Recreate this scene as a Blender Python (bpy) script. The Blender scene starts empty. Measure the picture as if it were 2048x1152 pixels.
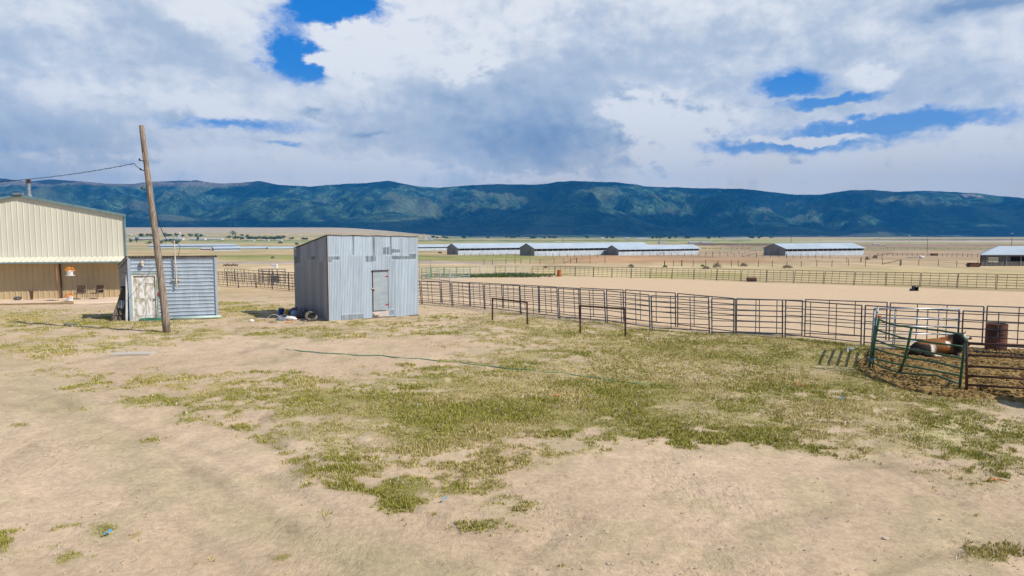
import bpy, math, random
import numpy as np
from mathutils import Vector, Matrix
random.seed(7); np.random.seed(7)
C = bpy.context.scene.collection
scene = bpy.context.scene
# ------------------------------------------------------------------ camera
F = 1365.0; PITCH = math.atan(108/1365); CAMZ = 4.0
cam_d = bpy.data.cameras.new('camera'); cam = bpy.data.objects.new('camera', cam_d); C.objects.link(cam)
cam.location = (0, 0, CAMZ); cam.rotation_euler = (math.pi/2-PITCH, 0, 0)
cam_d.sensor_width = 36; cam_d.lens = 36*F/2048; cam_d.clip_start = 0.1; cam_d.clip_end = 60000
scene.camera = cam
CP, SP = math.cos(PITCH), math.sin(PITCH)
def ray(px, py):
    u = (px-1024)/F; v = (576-py)/F
    return (u, CP+v*SP, -SP+v*CP)
def tz(px, py):                       # x/y and z/y slopes of a direction of view
    d = ray(px, py); return d[0]/d[1], d[2]/d[1]
def atY(px, py, Y):
    a, b = tz(px, py); return Vector((a*Y, Y, CAMZ+b*Y))
# ------------------------------------------------------------------ sun, sky, exposure
SUN_EL = math.radians(44); SUN_AZ = math.atan2(0.93, -0.37)
TOSUN = Vector((math.sin(SUN_AZ)*math.cos(SUN_EL), math.cos(SUN_AZ)*math.cos(SUN_EL), math.sin(SUN_EL)))
sl = bpy.data.lights.new('sun', 'SUN'); sl.energy = 5.0; sl.angle = math.radians(0.5); sl.color = (1.0, 0.935, 0.845)
so = bpy.data.objects.new('sun', sl); C.objects.link(so); so.location = (0, -20, 40)
so.rotation_euler = TOSUN.to_track_quat('Z', 'Y').to_euler()
scene.view_settings.view_transform = 'Standard'; scene.view_settings.look = 'None'
scene.view_settings.exposure = 0.15; scene.view_settings.gamma = 1; scene.view_settings.use_curve_mapping = False

class E:                              # small expression helper over shader math nodes
    nt = None
    def __init__(s, k): s.k = k
    @staticmethod
    def m(op, *a, clamp=False):
        n = E.nt.nodes.new('ShaderNodeMath'); n.operation = op; n.use_clamp = clamp
        for i, q in enumerate(a):
            if isinstance(q, E): E.nt.links.new(q.k, n.inputs[i])
            else: n.inputs[i].default_value = q
        return E(n.outputs[0])
    def __add__(s, o): return E.m('ADD', s, o)
    __radd__ = __add__
    def __sub__(s, o): return E.m('SUBTRACT', s, o)
    def __rsub__(s, o): return E.m('SUBTRACT', o, s)
    def __mul__(s, o): return E.m('MULTIPLY', s, o)
    __rmul__ = __mul__
    def __truediv__(s, o): return E.m('DIVIDE', s, o)
def smooth(x, a, b, lo=0.0, hi=1.0):
    n = E.nt.nodes.new('ShaderNodeMapRange'); n.interpolation_type = 'SMOOTHSTEP'
    E.nt.links.new(x.k, n.inputs[0])
    if a > b: a, b, lo, hi = b, a, hi, lo
    for i, q in zip((1, 2, 3, 4), (a, b, lo, hi)): n.inputs[i].default_value = q
    return E(n.outputs[0])
def noise(vec, scale, detail=4, rough=0.55, dist=0.0, out='Fac'):
    n = E.nt.nodes.new('ShaderNodeTexNoise'); n.inputs['Scale'].default_value = scale
    n.inputs['Detail'].default_value = detail; n.inputs['Roughness'].default_value = rough; n.inputs['Distortion'].default_value = dist
    if vec is not None: E.nt.links.new(vec.k, n.inputs['Vector'])
    return E(n.outputs[out])
def comb(x, y, z=0.0):
    n = E.nt.nodes.new('ShaderNodeCombineXYZ')
    for i, q in enumerate((x, y, z)):
        if isinstance(q, E): E.nt.links.new(q.k, n.inputs[i])
        else: n.inputs[i].default_value = q
    return E(n.outputs[0])
def sep(v):
    n = E.nt.nodes.new('ShaderNodeSeparateXYZ'); E.nt.links.new(v.k, n.inputs[0]); return [E(o) for o in n.outputs]
def cmix(f, a, b, mode='MIX'):
    n = E.nt.nodes.new('ShaderNodeMix'); n.data_type = 'RGBA'; n.blend_type = mode
    for i, q in ((0, f), (6, a), (7, b)):
        if isinstance(q, E): E.nt.links.new(q.k, n.inputs[i])
        elif i == 0: n.inputs[0].default_value = q
        else: n.inputs[i].default_value = (*q, 1) if len(q) == 3 else q
    return E(n.outputs[2])
def vscale(v, s3):
    n = E.nt.nodes.new('ShaderNodeVectorMath'); n.operation = 'MULTIPLY'
    E.nt.links.new(v.k, n.inputs[0]); n.inputs[1].default_value = s3; return E(n.outputs[0])

world = bpy.data.worlds.new("World"); scene.world = world; world.use_nodes = True
E.nt = world.node_tree; E.nt.nodes.clear()
SKY_S = 0.1
sky = E.nt.nodes.new('ShaderNodeTexSky'); sky.sky_type = 'NISHITA'; sky.sun_disc = False
sky.sun_elevation = SUN_EL; sky.sun_rotation = SUN_AZ; sky.altitude = 1700; sky.air_density = 0.9; sky.dust_density = 0.3; sky.ozone_density = 2.5
tc = E.nt.nodes.new('ShaderNodeTexCoord'); dirv = E(tc.outputs['Generated'])
dx, dy, dz = sep(dirv)
U0 = E.m('ARCTAN2', dx, dy)*(F/100); V0 = E.m('ARCSINE', dz)*(F/100)
wv = comb(U0, V0*1.6)
w1 = sep(noise(wv, 0.8, 5, 0.6, 0, 'Color')); w2 = sep(noise(wv, 3.0, 6, 0.62, 0, 'Color'))
U = U0+(w1[0]-0.5)*1.1+(w2[0]-0.5)*0.45
V = V0+(w1[1]-0.5)*0.5+(w2[1]-0.5)*0.3
US = U0+(w1[0]-0.5)*0.5; VS = V0+(w1[1]-0.5)*0.25
def blob(px, py, rx, ry, wgt=1.0, ang=0, soft=False):
    d = Vector(ray(px, py)).normalized()
    u0 = math.atan2(d.x, d.y)*F/100; v0 = math.asin(d.z)*F/100
    a = (US if soft else U)-u0; b = (VS if soft else V)-v0
    c, s = math.cos(math.radians(ang)), math.sin(math.radians(ang))
    p = (a*(c*100/rx))+(b*(s*100/rx)); q = (b*(c*100/ry))-(a*(s*100/ry))
    return E.m('EXPONENT', (p*p+q*q)*-1.0)*wgt
def total(bl):
    t = None
    for b in bl:
        e = blob(*b); t = e if t is None else t+e
    return t
n_big = noise(comb(U0, V0*2.2), 0.35, 5, 0.55); n_mid = noise(comb(U0, V0*1.7), 1.1, 7, 0.6, 0.3); n_fine = noise(comb(U0, V0*1.3), 3.2, 8, 0.62, 0.4)
# tone of the cloud deck: dark bases against bright billows
dark = total([(1100,305,250,70,0.95,0,True),(60,290,170,60,0.9,0,True),(120,120,260,60,0.45,0,True),(340,62,110,26,0.5,-14),(1150,170,330,70,0.55,0,True),
              (1750,180,240,45,0.45,0,True),(900,190,70,16,0.35),(370,228,55,12,0.75),(627,229,22,6,0.9),(1960,10,110,16,1.1),(1000,255,300,50,0.3,0,True),
              (730,266,35,5,0.7),(1700,332,90,8,0.35),(1480,60,300,60,0.25,0,True)])
lite = total([(930,130,65,32,0.9),(700,85,75,30,0.8),(700,140,60,26,0.7),(760,55,60,50,0.45),(1330,260,110,60,1.0,-20,True),(1280,215,80,40,0.4,0,True),(1420,245,120,35,0.4,20,True),
              (1740,158,30,22,0.9),(410,232,35,11,0.9),(484,236,35,12,0.9),(300,320,500,26,0.45,0,True),(1750,320,450,50,0.75,0,True),(750,335,130,20,0.6,0,True),
              (1030,355,60,12,0.8),(1130,355,40,12,0.8),(250,180,260,40,0.3,0,True),(420,30,60,26,0.5),(860,40,160,60,0.3,0,True),(600,120,70,20,0.3,0,True)])
rl = noise(comb(U0, V0*1.4), 1.5, 7, 0.62, 0.2)-noise(comb(U0+0.13, V0*1.4+0.16), 1.5, 7, 0.62, 0.2)  # offset noise paints sun-side highlights onto the billows
calm = smooth(dark, 0.2, 0.7, 1.0, 0.45)
tone = ((n_mid-0.5)*0.7+(n_fine-0.5)*0.30+(n_big-0.5)*0.40)*calm+rl*2.2*smooth(lite+n_mid*0.6, 0.35, 1.1, 0.12, 1.0)+lite*0.50-dark*0.46+0.70
tone = smooth(tone, -0.05, 1.05)
ccol = cmix(smooth(tone, 0.0, 0.5), (0.22, 0.33, 0.53), (0.50, 0.58, 0.70)); ccol = cmix(smooth(tone, 0.42, 0.95), ccol, (0.86, 0.875, 0.90))
warm = smooth(V0, 2.2, 0.6)
ccol = cmix(warm*tone*0.6, ccol, (0.86, 0.82, 0.78))
hole = total([(640,60,95,62,1.3,25),(690,15,70,28,1.0,0),(575,110,50,40,0.9),(640,150,45,18,0.9),(470,247,150,13,0.85),(560,282,70,6,0.6),
              (1590,168,60,26,1.3),(1660,205,100,16,0.8),(1790,247,200,26,1.3),(1560,290,150,17,0.65),(1690,215,60,16,0.8),(1480,300,80,16,0.35),
              (20,300,110,30,0.35)])
puff = total([(660,78,75,24,1.6),(715,95,45,50,1.5),(700,145,52,24,1.6),(625,113,26,7,1.5),(1640,225,90,12,1.3),(1700,232,22,14,1.1),(1615,276,90,6,1.9),(1745,212,50,10,0.9),(1620,195,80,5,0.7),(1925,255,70,14,0.6)])
hm = hole-puff*0.9+(n_fine-0.5)*0.9+(n_mid-0.5)*0.6
hm = smooth(hm, 0.16, 0.95)
# the deck thins overhead and behind the viewer
thin = smooth(dz, 0.42, 0.75); back = smooth(dy, 0.15, -0.35)
openm = E.m('MAXIMUM', thin*0.85, back*0.9)
hm = E.m('MAXIMUM', hm, openm)
hs = E.nt.nodes.new('ShaderNodeHueSaturation'); hs.inputs['Saturation'].default_value = 1.5; hs.inputs['Value'].default_value = 0.62
E.nt.links.new(sky.outputs[0], hs.inputs['Color'])
sc = vscale(ccol, (1/SKY_S*0.93,)*3)
low = smooth(V0, 3.2, 1.4)
blue = cmix(0.85, E(hs.outputs[0]), (0.014/SKY_S, 0.20/SKY_S, 0.68/SKY_S))
blue = cmix(smooth(V0, 5.0, 2.0)*0.30, blue, (0.10/SKY_S, 0.32/SKY_S, 0.74/SKY_S)); blue = cmix(low*0.5, blue, (0.30/SKY_S, 0.46/SKY_S, 0.72/SKY_S))
blue = cmix(openm, blue, E(sky.outputs[0]))
fin = cmix(hm, sc, blue)
bg = E.nt.nodes.new('ShaderNodeBackground'); bg.inputs['Strength'].default_value = SKY_S
E.nt.links.new(fin.k, bg.inputs['Color'])
wo = E.nt.nodes.new('ShaderNodeOutputWorld'); E.nt.links.new(bg.outputs[0], wo.inputs['Surface'])

# ------------------------------------------------------------------ noise in numpy
def vn(x, y, seed=0):
    x = np.asarray(x, float); y = np.asarray(y, float)
    ix = np.floor(x).astype(np.int64); iy = np.floor(y).astype(np.int64)
    fx = x-ix; fy = y-iy; fx = fx*fx*(3-2*fx); fy = fy*fy*(3-2*fy)
    def h(a, b):
        k = (a*374761393+b*668265263+seed*974634777) & 0xffffffff
        k = ((k ^ (k >> 13))*1274126177) & 0xffffffff
        k = ((k ^ (k >> 16))*2246822519) & 0xffffffff
        return ((k ^ (k >> 15)) & 0xffffff)/16777215.0
    return (h(ix, iy)*(1-fx)+h(ix+1, iy)*fx)*(1-fy)+(h(ix, iy+1)*(1-fx)+h(ix+1, iy+1)*fx)*fy
def fbm(x, y, seed=0, o=5, g=0.5):
    t = 0; a = 1; s = 0
    for i in range(o):
        t = t+a*vn(np.asarray(x)*2**i+i*17.3, np.asarray(y)*2**i+i*9.1, seed+i); s += a; a *= g
    return t/s
def sst(x, a, b):
    t = np.clip((np.asarray(x, float)-a)/(b-a), 0, 1); return t*t*(3-2*t)
# ------------------------------------------------------------------ terrain
KY = [-500, 33, 39, 45, 65, 101, 150, 325, 700, 1000, 2000, 3000, 6000, 13000]
KZ = [0, 0, -.3, -.52, -1.25, -2.3, -3.3, -6.0, -13, -16, -19, -20, -24, -30]
LY = [-500, 33, 39, 45, 65, 101, 150, 325, 700, 1000, 1500, 2000, 2500, 4500, 6000, 7000, 13000]
LZ = [0, 0, -.3, -.52, -1.25, -2.3, -3.3, -6.0, -13, -16, -15, -12, -7.5, 22, 62, 40, -30]
def gz(x, y):
    x = np.asarray(x, float); y = np.asarray(y, float)
    t = x/np.maximum(y, 50)
    w = sst(t, -0.05, -0.27)
    z = np.interp(y, KY, KZ)*(1-w)+np.interp(y, LY, LZ)*w
    z = z+(fbm(x/7, y/7, 3, 3)-0.5)*0.12*sst(y, 5, 20)*sst(y, 300, 60)
    return z
def gz1(x, y): return float(gz(x, y))
def at(px, py, h=0.0, lift=0.0):      # where the line of sight meets the ground (or a height h above it)
    a, b = tz(px, py)
    ys = np.concatenate([np.linspace(4, 60, 1500), np.geomspace(60, 9000, 4000)])
    f = CAMZ+b*ys-(gz(a*ys, ys)+h)
    i = int(np.argmax(f < 0)) if (f < 0).any() else len(ys)-1
    i = max(i, 1); y0, y1, f0, f1 = ys[i-1], ys[i], f[i-1], f[i]
    Y = y0+(y1-y0)*(f0/(f0-f1) if f0 != f1 else 0)
    return Vector((a*Y, Y, gz1(a*Y, Y)+lift))
def proj(x, y, z):                    # world to photograph pixels
    zc = np.asarray(z)-CAMZ
    dep = np.asarray(y)*CP-zc*SP; up = np.asarray(y)*SP+zc*CP
    dep = np.where(dep < 0.1, 0.1, dep)
    return 1024+F*np.asarray(x)/dep, 576-F*up/dep

# ------------------------------------------------------------------ object helpers
def tag(o, label=None, cat=None, group=None, kind=None):
    if label: o['label'] = label
    if cat: o['category'] = cat
    if group: o['group'] = group
    if kind: o['kind'] = kind
    return o
def thing(name, loc, label, cat, group=None):
    o = bpy.data.objects.new(name, None); C.objects.link(o); o.location = loc; o.empty_display_size = 0.2
    return tag(o, label, cat, group)
def wloc(o):
    p = Vector((0, 0, 0))
    while o is not None: p = p+o.location; o = o.parent
    return p
class MB:
    def __init__(s): s.v = []; s.f = []; s.w = {}
    def add(s, vs, fs):
        k = len(s.v); s.v += [tuple(q) for q in vs]; s.f += [tuple(i+k for i in f) for f in fs]; return s
    def hexa(s, b, t):                # four bottom points, four top points
        return s.add(list(b)+list(t), [(3,2,1,0),(4,5,6,7),(0,1,5,4),(1,2,6,5),(2,3,7,6),(3,0,4,7)])
    def box(s, c, sz, rz=0.0):
        cx, cy, cz = c; a, b, h = sz[0]/2, sz[1]/2, sz[2]/2; co, si = math.cos(rz), math.sin(rz)
        P = [(cx+x*co-y*si, cy+x*si+y*co) for x, y in ((-a,-b),(a,-b),(a,b),(-a,b))]
        return s.hexa([(x,y,cz-h) for x,y in P], [(x,y,cz+h) for x,y in P])
    def beam(s, p0, p1, w, h, up=(0,0,1)):
        p0, p1 = Vector(p0), Vector(p1); d = (p1-p0).normalized(); u = Vector(up)
        if abs(d.dot(u)) > 0.98: u = Vector((0,1,0))
        r = d.cross(u).normalized(); u = r.cross(d).normalized()
        q = [r*(-w/2)+u*(-h/2), r*(w/2)+u*(-h/2), r*(w/2)+u*(h/2), r*(-w/2)+u*(h/2)]
        return s.hexa([p0+k for k in q], [p1+k for k in q])
    def tube(s, pts, r, n=6, caps=True):
        pts = [Vector(p) for p in pts]; rs = r if isinstance(r, (list, tuple)) else [r]*len(pts)
        k = len(s.v); prev = None
        for i, p in enumerate(pts):
            d = (pts[min(i+1, len(pts)-1)]-pts[max(i-1, 0)]).normalized()
            u = Vector((0,0,1)) if abs(d.z) < 0.95 else Vector((0,1,0))
            a = d.cross(u).normalized(); b = a.cross(d).normalized()
            for j in range(n):
                th = 2*math.pi*j/n; s.v.append(tuple(p+(a*math.cos(th)+b*math.sin(th))*rs[i]))
        for i in range(len(pts)-1):
            for j in range(n):
                a0 = k+i*n+j; a1 = k+i*n+(j+1)%n; s.f.append((a0, a1, a1+n, a0+n))
        if caps:
            s.f.append(tuple(k+j for j in reversed(range(n)))); s.f.append(tuple(k+(len(pts)-1)*n+j for j in range(n)))
        return s
    def lathe(s, c, prof, n=16, ax=None):     # prof: (radius, height)
        c = Vector(c); k = len(s.v); M = ax or Matrix.Identity(3)
        for r, h in prof:
            for j in range(n):
                th = 2*math.pi*j/n; s.v.append(tuple(c+M @ Vector((r*math.cos(th), r*math.sin(th), h))))
        for i in range(len(prof)-1):
            for j in range(n):
                a0 = k+i*n+j; a1 = k+i*n+(j+1)%n; s.f.append((a0, a1, a1+n, a0+n))
        s.f.append(tuple(k+j for j in reversed(range(n)))); s.f.append(tuple(k+(len(prof)-1)*n+j for j in range(n)))
        return s
    def ell(s, c, r, n=10, m=7, rz=0, ry=0, jit=0):
        c = Vector(c); k = len(s.v); R = Matrix.Rotation(rz, 3, 'Z') @ Matrix.Rotation(ry, 3, 'Y')
        for i in range(m+1):
            ph = math.pi*i/m
            for j in range(n):
                th = 2*math.pi*j/n; q = 1+jit*(random.random()-0.5)
                s.v.append(tuple(c+R @ Vector((r[0]*math.sin(ph)*math.cos(th)*q, r[1]*math.sin(ph)*math.sin(th)*q, r[2]*math.cos(ph)*q))))
        for i in range(m):
            for j in range(n):
                a0 = k+i*n+j; a1 = k+i*n+(j+1)%n; s.f.append((a0+n, a1+n, a1, a0))
        return s
    def build(s, name, mat, parent=None, smooth=False, local=False, label=None):
        V = s.v; off = Vector((0,0,0))
        if not local:
            if parent is not None: off = wloc(parent)
            else:
                A = np.array(V); off = Vector((float(A[:,0].mean()), float(A[:,1].mean()), float(A[:,2].min())))
        me = bpy.data.meshes.new(name); me.from_pydata([(a-off.x, b-off.y, c-off.z) for a, b, c in V], [], s.f)
        if smooth: me.polygons.foreach_set('use_smooth', [True]*len(me.polygons))
        me.update()
        o = bpy.data.objects.new(name, me); C.objects.link(o)
        if mat: me.materials.append(mat)
        if parent is not None: o.parent = parent
        else: o.location = off
        if label: o['label'] = label
        return o
def solo(mb, name, mat, label, cat, group=None, smooth=False):
    return tag(mb.build(name, mat, None, smooth), label, cat, group)
def structure(o): o['kind'] = 'structure'; return o
ORD = ['first','second','third','fourth','fifth','sixth','seventh','eighth','ninth','tenth','eleventh','twelfth','thirteenth','fourteenth','fifteenth','sixteenth','seventeenth','eighteenth','nineteenth','twentieth','twenty-first','twenty-second','twenty-third','twenty-fourth','twenty-fifth','twenty-sixth','twenty-seventh','twenty-eighth','twenty-ninth']

# ------------------------------------------------------------------ materials
def newmat(name, rough=0.7, metal=0.0, spec=0.3):
    m = bpy.data.materials.new(name); m.use_nodes = True; E.nt = m.node_tree
    b = m.node_tree.nodes['Principled BSDF']; b.inputs['Roughness'].default_value = rough
    b.inputs['Metallic'].default_value = metal; b.inputs['Specular IOR Level'].default_value = spec
    return m, b
def objco():
    n = E.nt.nodes.new('ShaderNodeTexCoord'); return E(n.outputs['Object'])
def wpos():
    n = E.nt.nodes.new('ShaderNodeNewGeometry'); return E(n.outputs['Position'])
def bump(b, h, strength, dist):
    n = E.nt.nodes.new('ShaderNodeBump'); n.inputs['Strength'].default_value = strength; n.inputs['Distance'].default_value = dist
    E.nt.links.new(h.k, n.inputs['Height']); E.nt.links.new(n.outputs[0], b.inputs['Normal'])
def attr(name, out='Fac'):
    n = E.nt.nodes.new('ShaderNodeAttribute'); n.attribute_name = name; return E(n.outputs[out])
def simple(name, c1, c2, scale=3.0, rough=0.7, metal=0.0, stretch=(1,1,1), lo=0.35, hi=0.65, bm=0.0, bd=0.01, spec=0.3, detail=6):
    m, b = newmat(name, rough, metal, spec)
    n = noise(vscale(objco(), stretch), scale, detail, 0.62)
    E.nt.links.new(cmix(smooth(n, lo, hi), c1, c2).k, b.inputs['Base Color'])
    if bm: bump(b, n, bm, bd)
    return m
M = {}
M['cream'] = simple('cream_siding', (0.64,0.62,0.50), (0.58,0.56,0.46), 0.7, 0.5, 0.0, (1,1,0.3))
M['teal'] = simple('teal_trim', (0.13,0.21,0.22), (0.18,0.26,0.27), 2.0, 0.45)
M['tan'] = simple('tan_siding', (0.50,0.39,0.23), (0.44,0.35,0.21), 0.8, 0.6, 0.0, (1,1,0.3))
M['galv'] = simple('galvanised_pipe', (0.30,0.33,0.36), (0.18,0.20,0.23), 4.0, 0.5, 0.35)
M['darkpipe'] = simple('weathered_pipe', (0.045,0.05,0.06), (0.12,0.13,0.15), 1.6, 0.6, 0.1, (1,1,3))
M['silver'] = simple('silver_pipe', (0.62,0.65,0.70), (0.45,0.48,0.52), 3.0, 0.35, 0.4)
M['rustpipe'] = simple('rusty_pipe', (0.10,0.045,0.03), (0.055,0.03,0.025), 3.0, 0.8)
M['rust'] = simple('rust', (0.17,0.07,0.04), (0.035,0.025,0.02), 1.6, 0.85, 0.0, (1,1,2))
M['orangerust'] = simple('orange_rust', (0.50,0.15,0.03), (0.28,0.09,0.03), 3.0, 0.8)
M['green'] = simple('green_paint', (0.01,0.075,0.03), (0.04,0.11,0.06), 2.5, 0.5, 0.0, (1,1,1), spec=0.5)
M['greenfar'] = simple('green_panel_paint', (0.02,0.19,0.09), (0.05,0.25,0.14), 4.0, 0.4)
M['oldwood'] = simple('weathered_wood', (0.27,0.22,0.17), (0.13,0.105,0.085), 5.0, 0.9, 0.0, (6,6,0.5), 0.3, 0.7, 0.6, 0.01)
M['polewood'] = simple('pole_wood', (0.37,0.295,0.22), (0.13,0.105,0.085), 4.0, 0.9, 0.0, (7,7,0.45), 0.32, 0.66, 0.8, 0.02)
M['greywood'] = simple('grey_boards', (0.40,0.38,0.35), (0.19,0.17,0.15), 4.0, 0.9, 0.0, (1,0.6,7), 0.3, 0.7, 0.5, 0.01)
M['black'] = simple('black_plastic', (0.02,0.02,0.025), (0.035,0.035,0.04), 3.0, 0.6)
M['wire'] = simple('cable_black', (0.02,0.02,0.02), (0.03,0.03,0.03), 3.0, 0.6)
M['white'] = simple('white_paint', (0.78,0.78,0.76), (0.62,0.62,0.60), 3.0, 0.5)
M['mast'] = simple('cream_mast', (0.62,0.56,0.44), (0.40,0.36,0.30), 6.0, 0.6)
M['roofedge'] = simple('rusted_roof', (0.12,0.085,0.07), (0.25,0.22,0.20), 3.0, 0.8)
M['barnroof'] = simple('barn_roof', (0.40,0.47,0.54), (0.34,0.41,0.48), 0.15, 0.6, 0.0, (1,1,1))
M['barnwall'] = simple('barn_end_wall', (0.30,0.29,0.28), (0.20,0.20,0.20), 0.8, 0.8, 0.0, (4,4,0.4))
M['barnwhite'] = simple('barn_curtain', (0.50,0.56,0.62), (0.38,0.44,0.50), 0.6, 0.8)
M['barndark'] = simple('dark_inside', (0.03,0.025,0.02), (0.09,0.07,0.06), 1.0, 0.9)  # near-black fill for the unlit insides of openings
M['concrete'] = simple('concrete', (0.50,0.45,0.38), (0.42,0.38,0.32), 1.2, 0.9, bm=0.3)
M['timber'] = simple('timber', (0.36,0.25,0.13), (0.22,0.15,0.08), 3.0, 0.9, 0, (1,1,6))
M['orange'] = simple('orange_petals', (0.85,0.18,0.02), (0.95,0.36,0.03), 14.0, 0.7)
M['leaf'] = simple('flower_leaves', (0.10,0.16,0.03), (0.30,0.32,0.05), 14.0, 0.7)
M['brownseat'] = simple('brown_mesh_fabric', (0.085,0.05,0.03), (0.06,0.035,0.02), 12.0, 0.9)
M['fabricframe'] = simple('chair_metal', (0.30,0.29,0.27), (0.20,0.19,0.18), 5.0, 0.4, 0.6)
M['hose'] = simple('green_hose', (0.05,0.20,0.11), (0.08,0.27,0.17), 3.0, 0.5)
M['mint'] = simple('mint_pipe', (0.42,0.58,0.50), (0.50,0.62,0.57), 3.0, 0.5)
M['red'] = simple('red_box', (0.45,0.03,0.05), (0.30,0.02,0.03), 5.0, 0.6)
M['bluep'] = simple('blue_plastic', (0.03,0.08,0.36), (0.02,0.05,0.22), 5.0, 0.4)
M['skyblue'] = simple('light_blue_plastic', (0.06,0.33,0.62), (0.12,0.45,0.70), 5.0, 0.5)
M['yellow'] = simple('yellow_plastic', (0.70,0.42,0.04), (0.45,0.28,0.05), 8.0, 0.5)
M['rubber'] = simple('tyre_rubber', (0.025,0.025,0.025), (0.05,0.045,0.04), 6.0, 0.85)
M['tanrubber'] = simple('dusty_tyre', (0.24,0.19,0.155), (0.05,0.045,0.04), 6.0, 0.85)
M['bag'] = simple('dark_bag', (0.06,0.06,0.07), (0.16,0.15,0.16), 6.0, 0.5)
M['cloth'] = simple('pale_cloth', (0.55,0.52,0.50), (0.75,0.74,0.74), 6.0, 0.9)
M['stone'] = simple('stone', (0.58,0.49,0.38), (0.40,0.32,0.24), 3.0, 0.95, bm=0.5)
M['post'] = simple('fence_post_wood', (0.15,0.11,0.085), (0.09,0.07,0.06), 3.0, 0.9, 0, (3,3,1))
M['fwire'] = simple('fence_wire', (0.20,0.19,0.18), (0.28,0.27,0.25), 3.0, 0.6, 0.3)
M['tree'] = simple('tree_foliage', (0.022,0.055,0.024), (0.055,0.10,0.035), 0.35, 0.9)
M['trunk'] = simple('tree_trunk', (0.12,0.08,0.05), (0.08,0.06,0.04), 2.0, 0.9)
M['sage'] = simple('dry_brush', (0.34,0.29,0.22), (0.20,0.18,0.12), 3.0, 0.9)
M['weed'] = simple('weed_leaves', (0.06,0.15,0.025), (0.13,0.22,0.05), 4.0, 0.8)
M['housewhite'] = simple('pale_building', (0.62,0.62,0.60), (0.50,0.50,0.50), 0.2, 0.7)
M['housetan'] = simple('tan_building', (0.48,0.38,0.30), (0.38,0.30,0.24), 0.2, 0.8)
M['houseroof'] = simple('grey_roof', (0.55,0.58,0.62), (0.38,0.40,0.43), 0.2, 0.7)
M['orangep'] = simple('orange_plastic', (0.80,0.20,0.03), (0.6,0.12,0.02), 5.0, 0.6)
# ------------------------------------------------------------------ ground layout (grass and bare dirt)
GR = [(1500,715,520,62,1.25),(1130,775,360,50,1.2),(960,825,280,65,0.9),(860,925,260,80,0.68),(560,800,330,62,0.80),(330,780,140,40,.35),(640,880,150,40,.5),(110,690,190,32,0.72),(90,635,190,24,0.85),
      (420,680,170,18,0.62),(1650,825,430,66,1.3),(1900,930,170,45,0.65),(1980,860,180,45,0.6),(1050,655,330,30,0.95),(1700,665,260,32,1.4),(1540,700,300,40,.5),(1350,850,250,40,.35),(330,640,220,14,0.7),(250,745,200,18,0.25),
      (215,1075,35,16,0.95),(140,1112,75,17,0.75),(25,1075,35,35,0.55),(1985,1120,60,30,0.7),(550,615,140,30,0.7),(500,590,120,16,0.7),(325,890,40,10,0.65),(1108,1118,12,4,0.8),(550,1142,16,7,0.7),
      (60,853,40,7,0.7),(15,855,30,6,0.8),(1050,880,200,60,0.3),(900,985,150,48,0.72),(820,1010,90,30,.4),(1340,760,240,50,0.75),(60,730,90,18,0.6),(700,665,90,13,0.45),(640,690,60,8,0.3),(1900,1035,40,12,0.35),
      (640,955,60,14,0.35),(60,1050,24,8,0.6),(570,660,60,8,0.5),(150,1052,50,6,0.45)]
BR = [(790,697,210,15,1.0),(560,738,330,14,0.6),(840,785,110,9,1.3),(1080,850,70,14,0.6),(1290,860,120,16,0.4),(470,720,130,12,0.7),(250,715,150,10,0.5),(1090,690,60,10,0.3),
      (1500,955,420,45,0.7),(200,930,260,110,0.3),(480,700,180,9,0.5),(740,870,60,14,0.25),(1230,735,50,7,0.3),(1660,853,90,12,0.35),(510,648,80,7,0.5),(1010,667,45,6,0.6),
      (560,885,120,24,0.35),(700,757,120,9,0.4),(150,665,70,7,0.6)]
def grass_field(x, y):
    x = np.asarray(x, float); y = np.asarray(y, float)
    px, py = proj(x, y, np.zeros_like(x))
    f = np.zeros_like(px)
    wx = px+(fbm(x/2.2, y/2.2, 11, 4)-0.5)*150; wy = py+(fbm(x/2.2, y/2.2, 31, 4)-0.5)*60*np.clip(15/np.maximum(y,5), 0.3, 2)
    for cx, cy, rx, ry, w in GR: f += w*np.exp(-((wx-cx)/rx)**2-((wy-cy)/ry)**2)
    for cx, cy, rx, ry, w in BR: f -= w*np.exp(-((wx-cx)/rx)**2-((wy-cy)/ry)**2)
    n = fbm(x/1.0, y/0.8, 5, 5, .62)-0.5; n2 = fbm(x/0.22, y/0.22, 8, 3)-0.5
    n4 = fbm(x/.55, y/.45, 15, 4)-.5
    g = sst(f*0.92+(n*1.9+n2*1.6+n4*1.8)*np.clip(.32+f*1.3, 0, 1.15), 0.24, 1.08)*(.55+.45*sst(fbm(x/3, y/2.2, 9, 3), .35, .6))
    far = sst(y, 38, 46)
    midg = sst(fbm(x/5, y/3, 77, 4), 0.42, 0.6)*0.55
    return g*(1-far)+midg*far
DIRT = np.array([0.60,0.462,0.322]); DIRT2 = np.array([0.455,0.34,0.222]); STRAW = np.array([0.50,0.375,0.225]); GRN = np.array([0.27,0.24,0.085]); DRY = np.array([0.42,0.34,0.165])
def polydist(x, y, P):
    d = np.full(np.shape(x), 1e9)
    for (x0,y0),(x1,y1) in zip(P[:-1], P[1:]):
        L2 = (x1-x0)**2+(y1-y0)**2; t = np.clip(((x-x0)*(x1-x0)+(y-y0)*(y1-y0))/L2, 0, 1); d = np.minimum(d, np.hypot(x-x0-t*(x1-x0), y-y0-t*(y1-y0)))
    return d
WAYS = []
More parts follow.
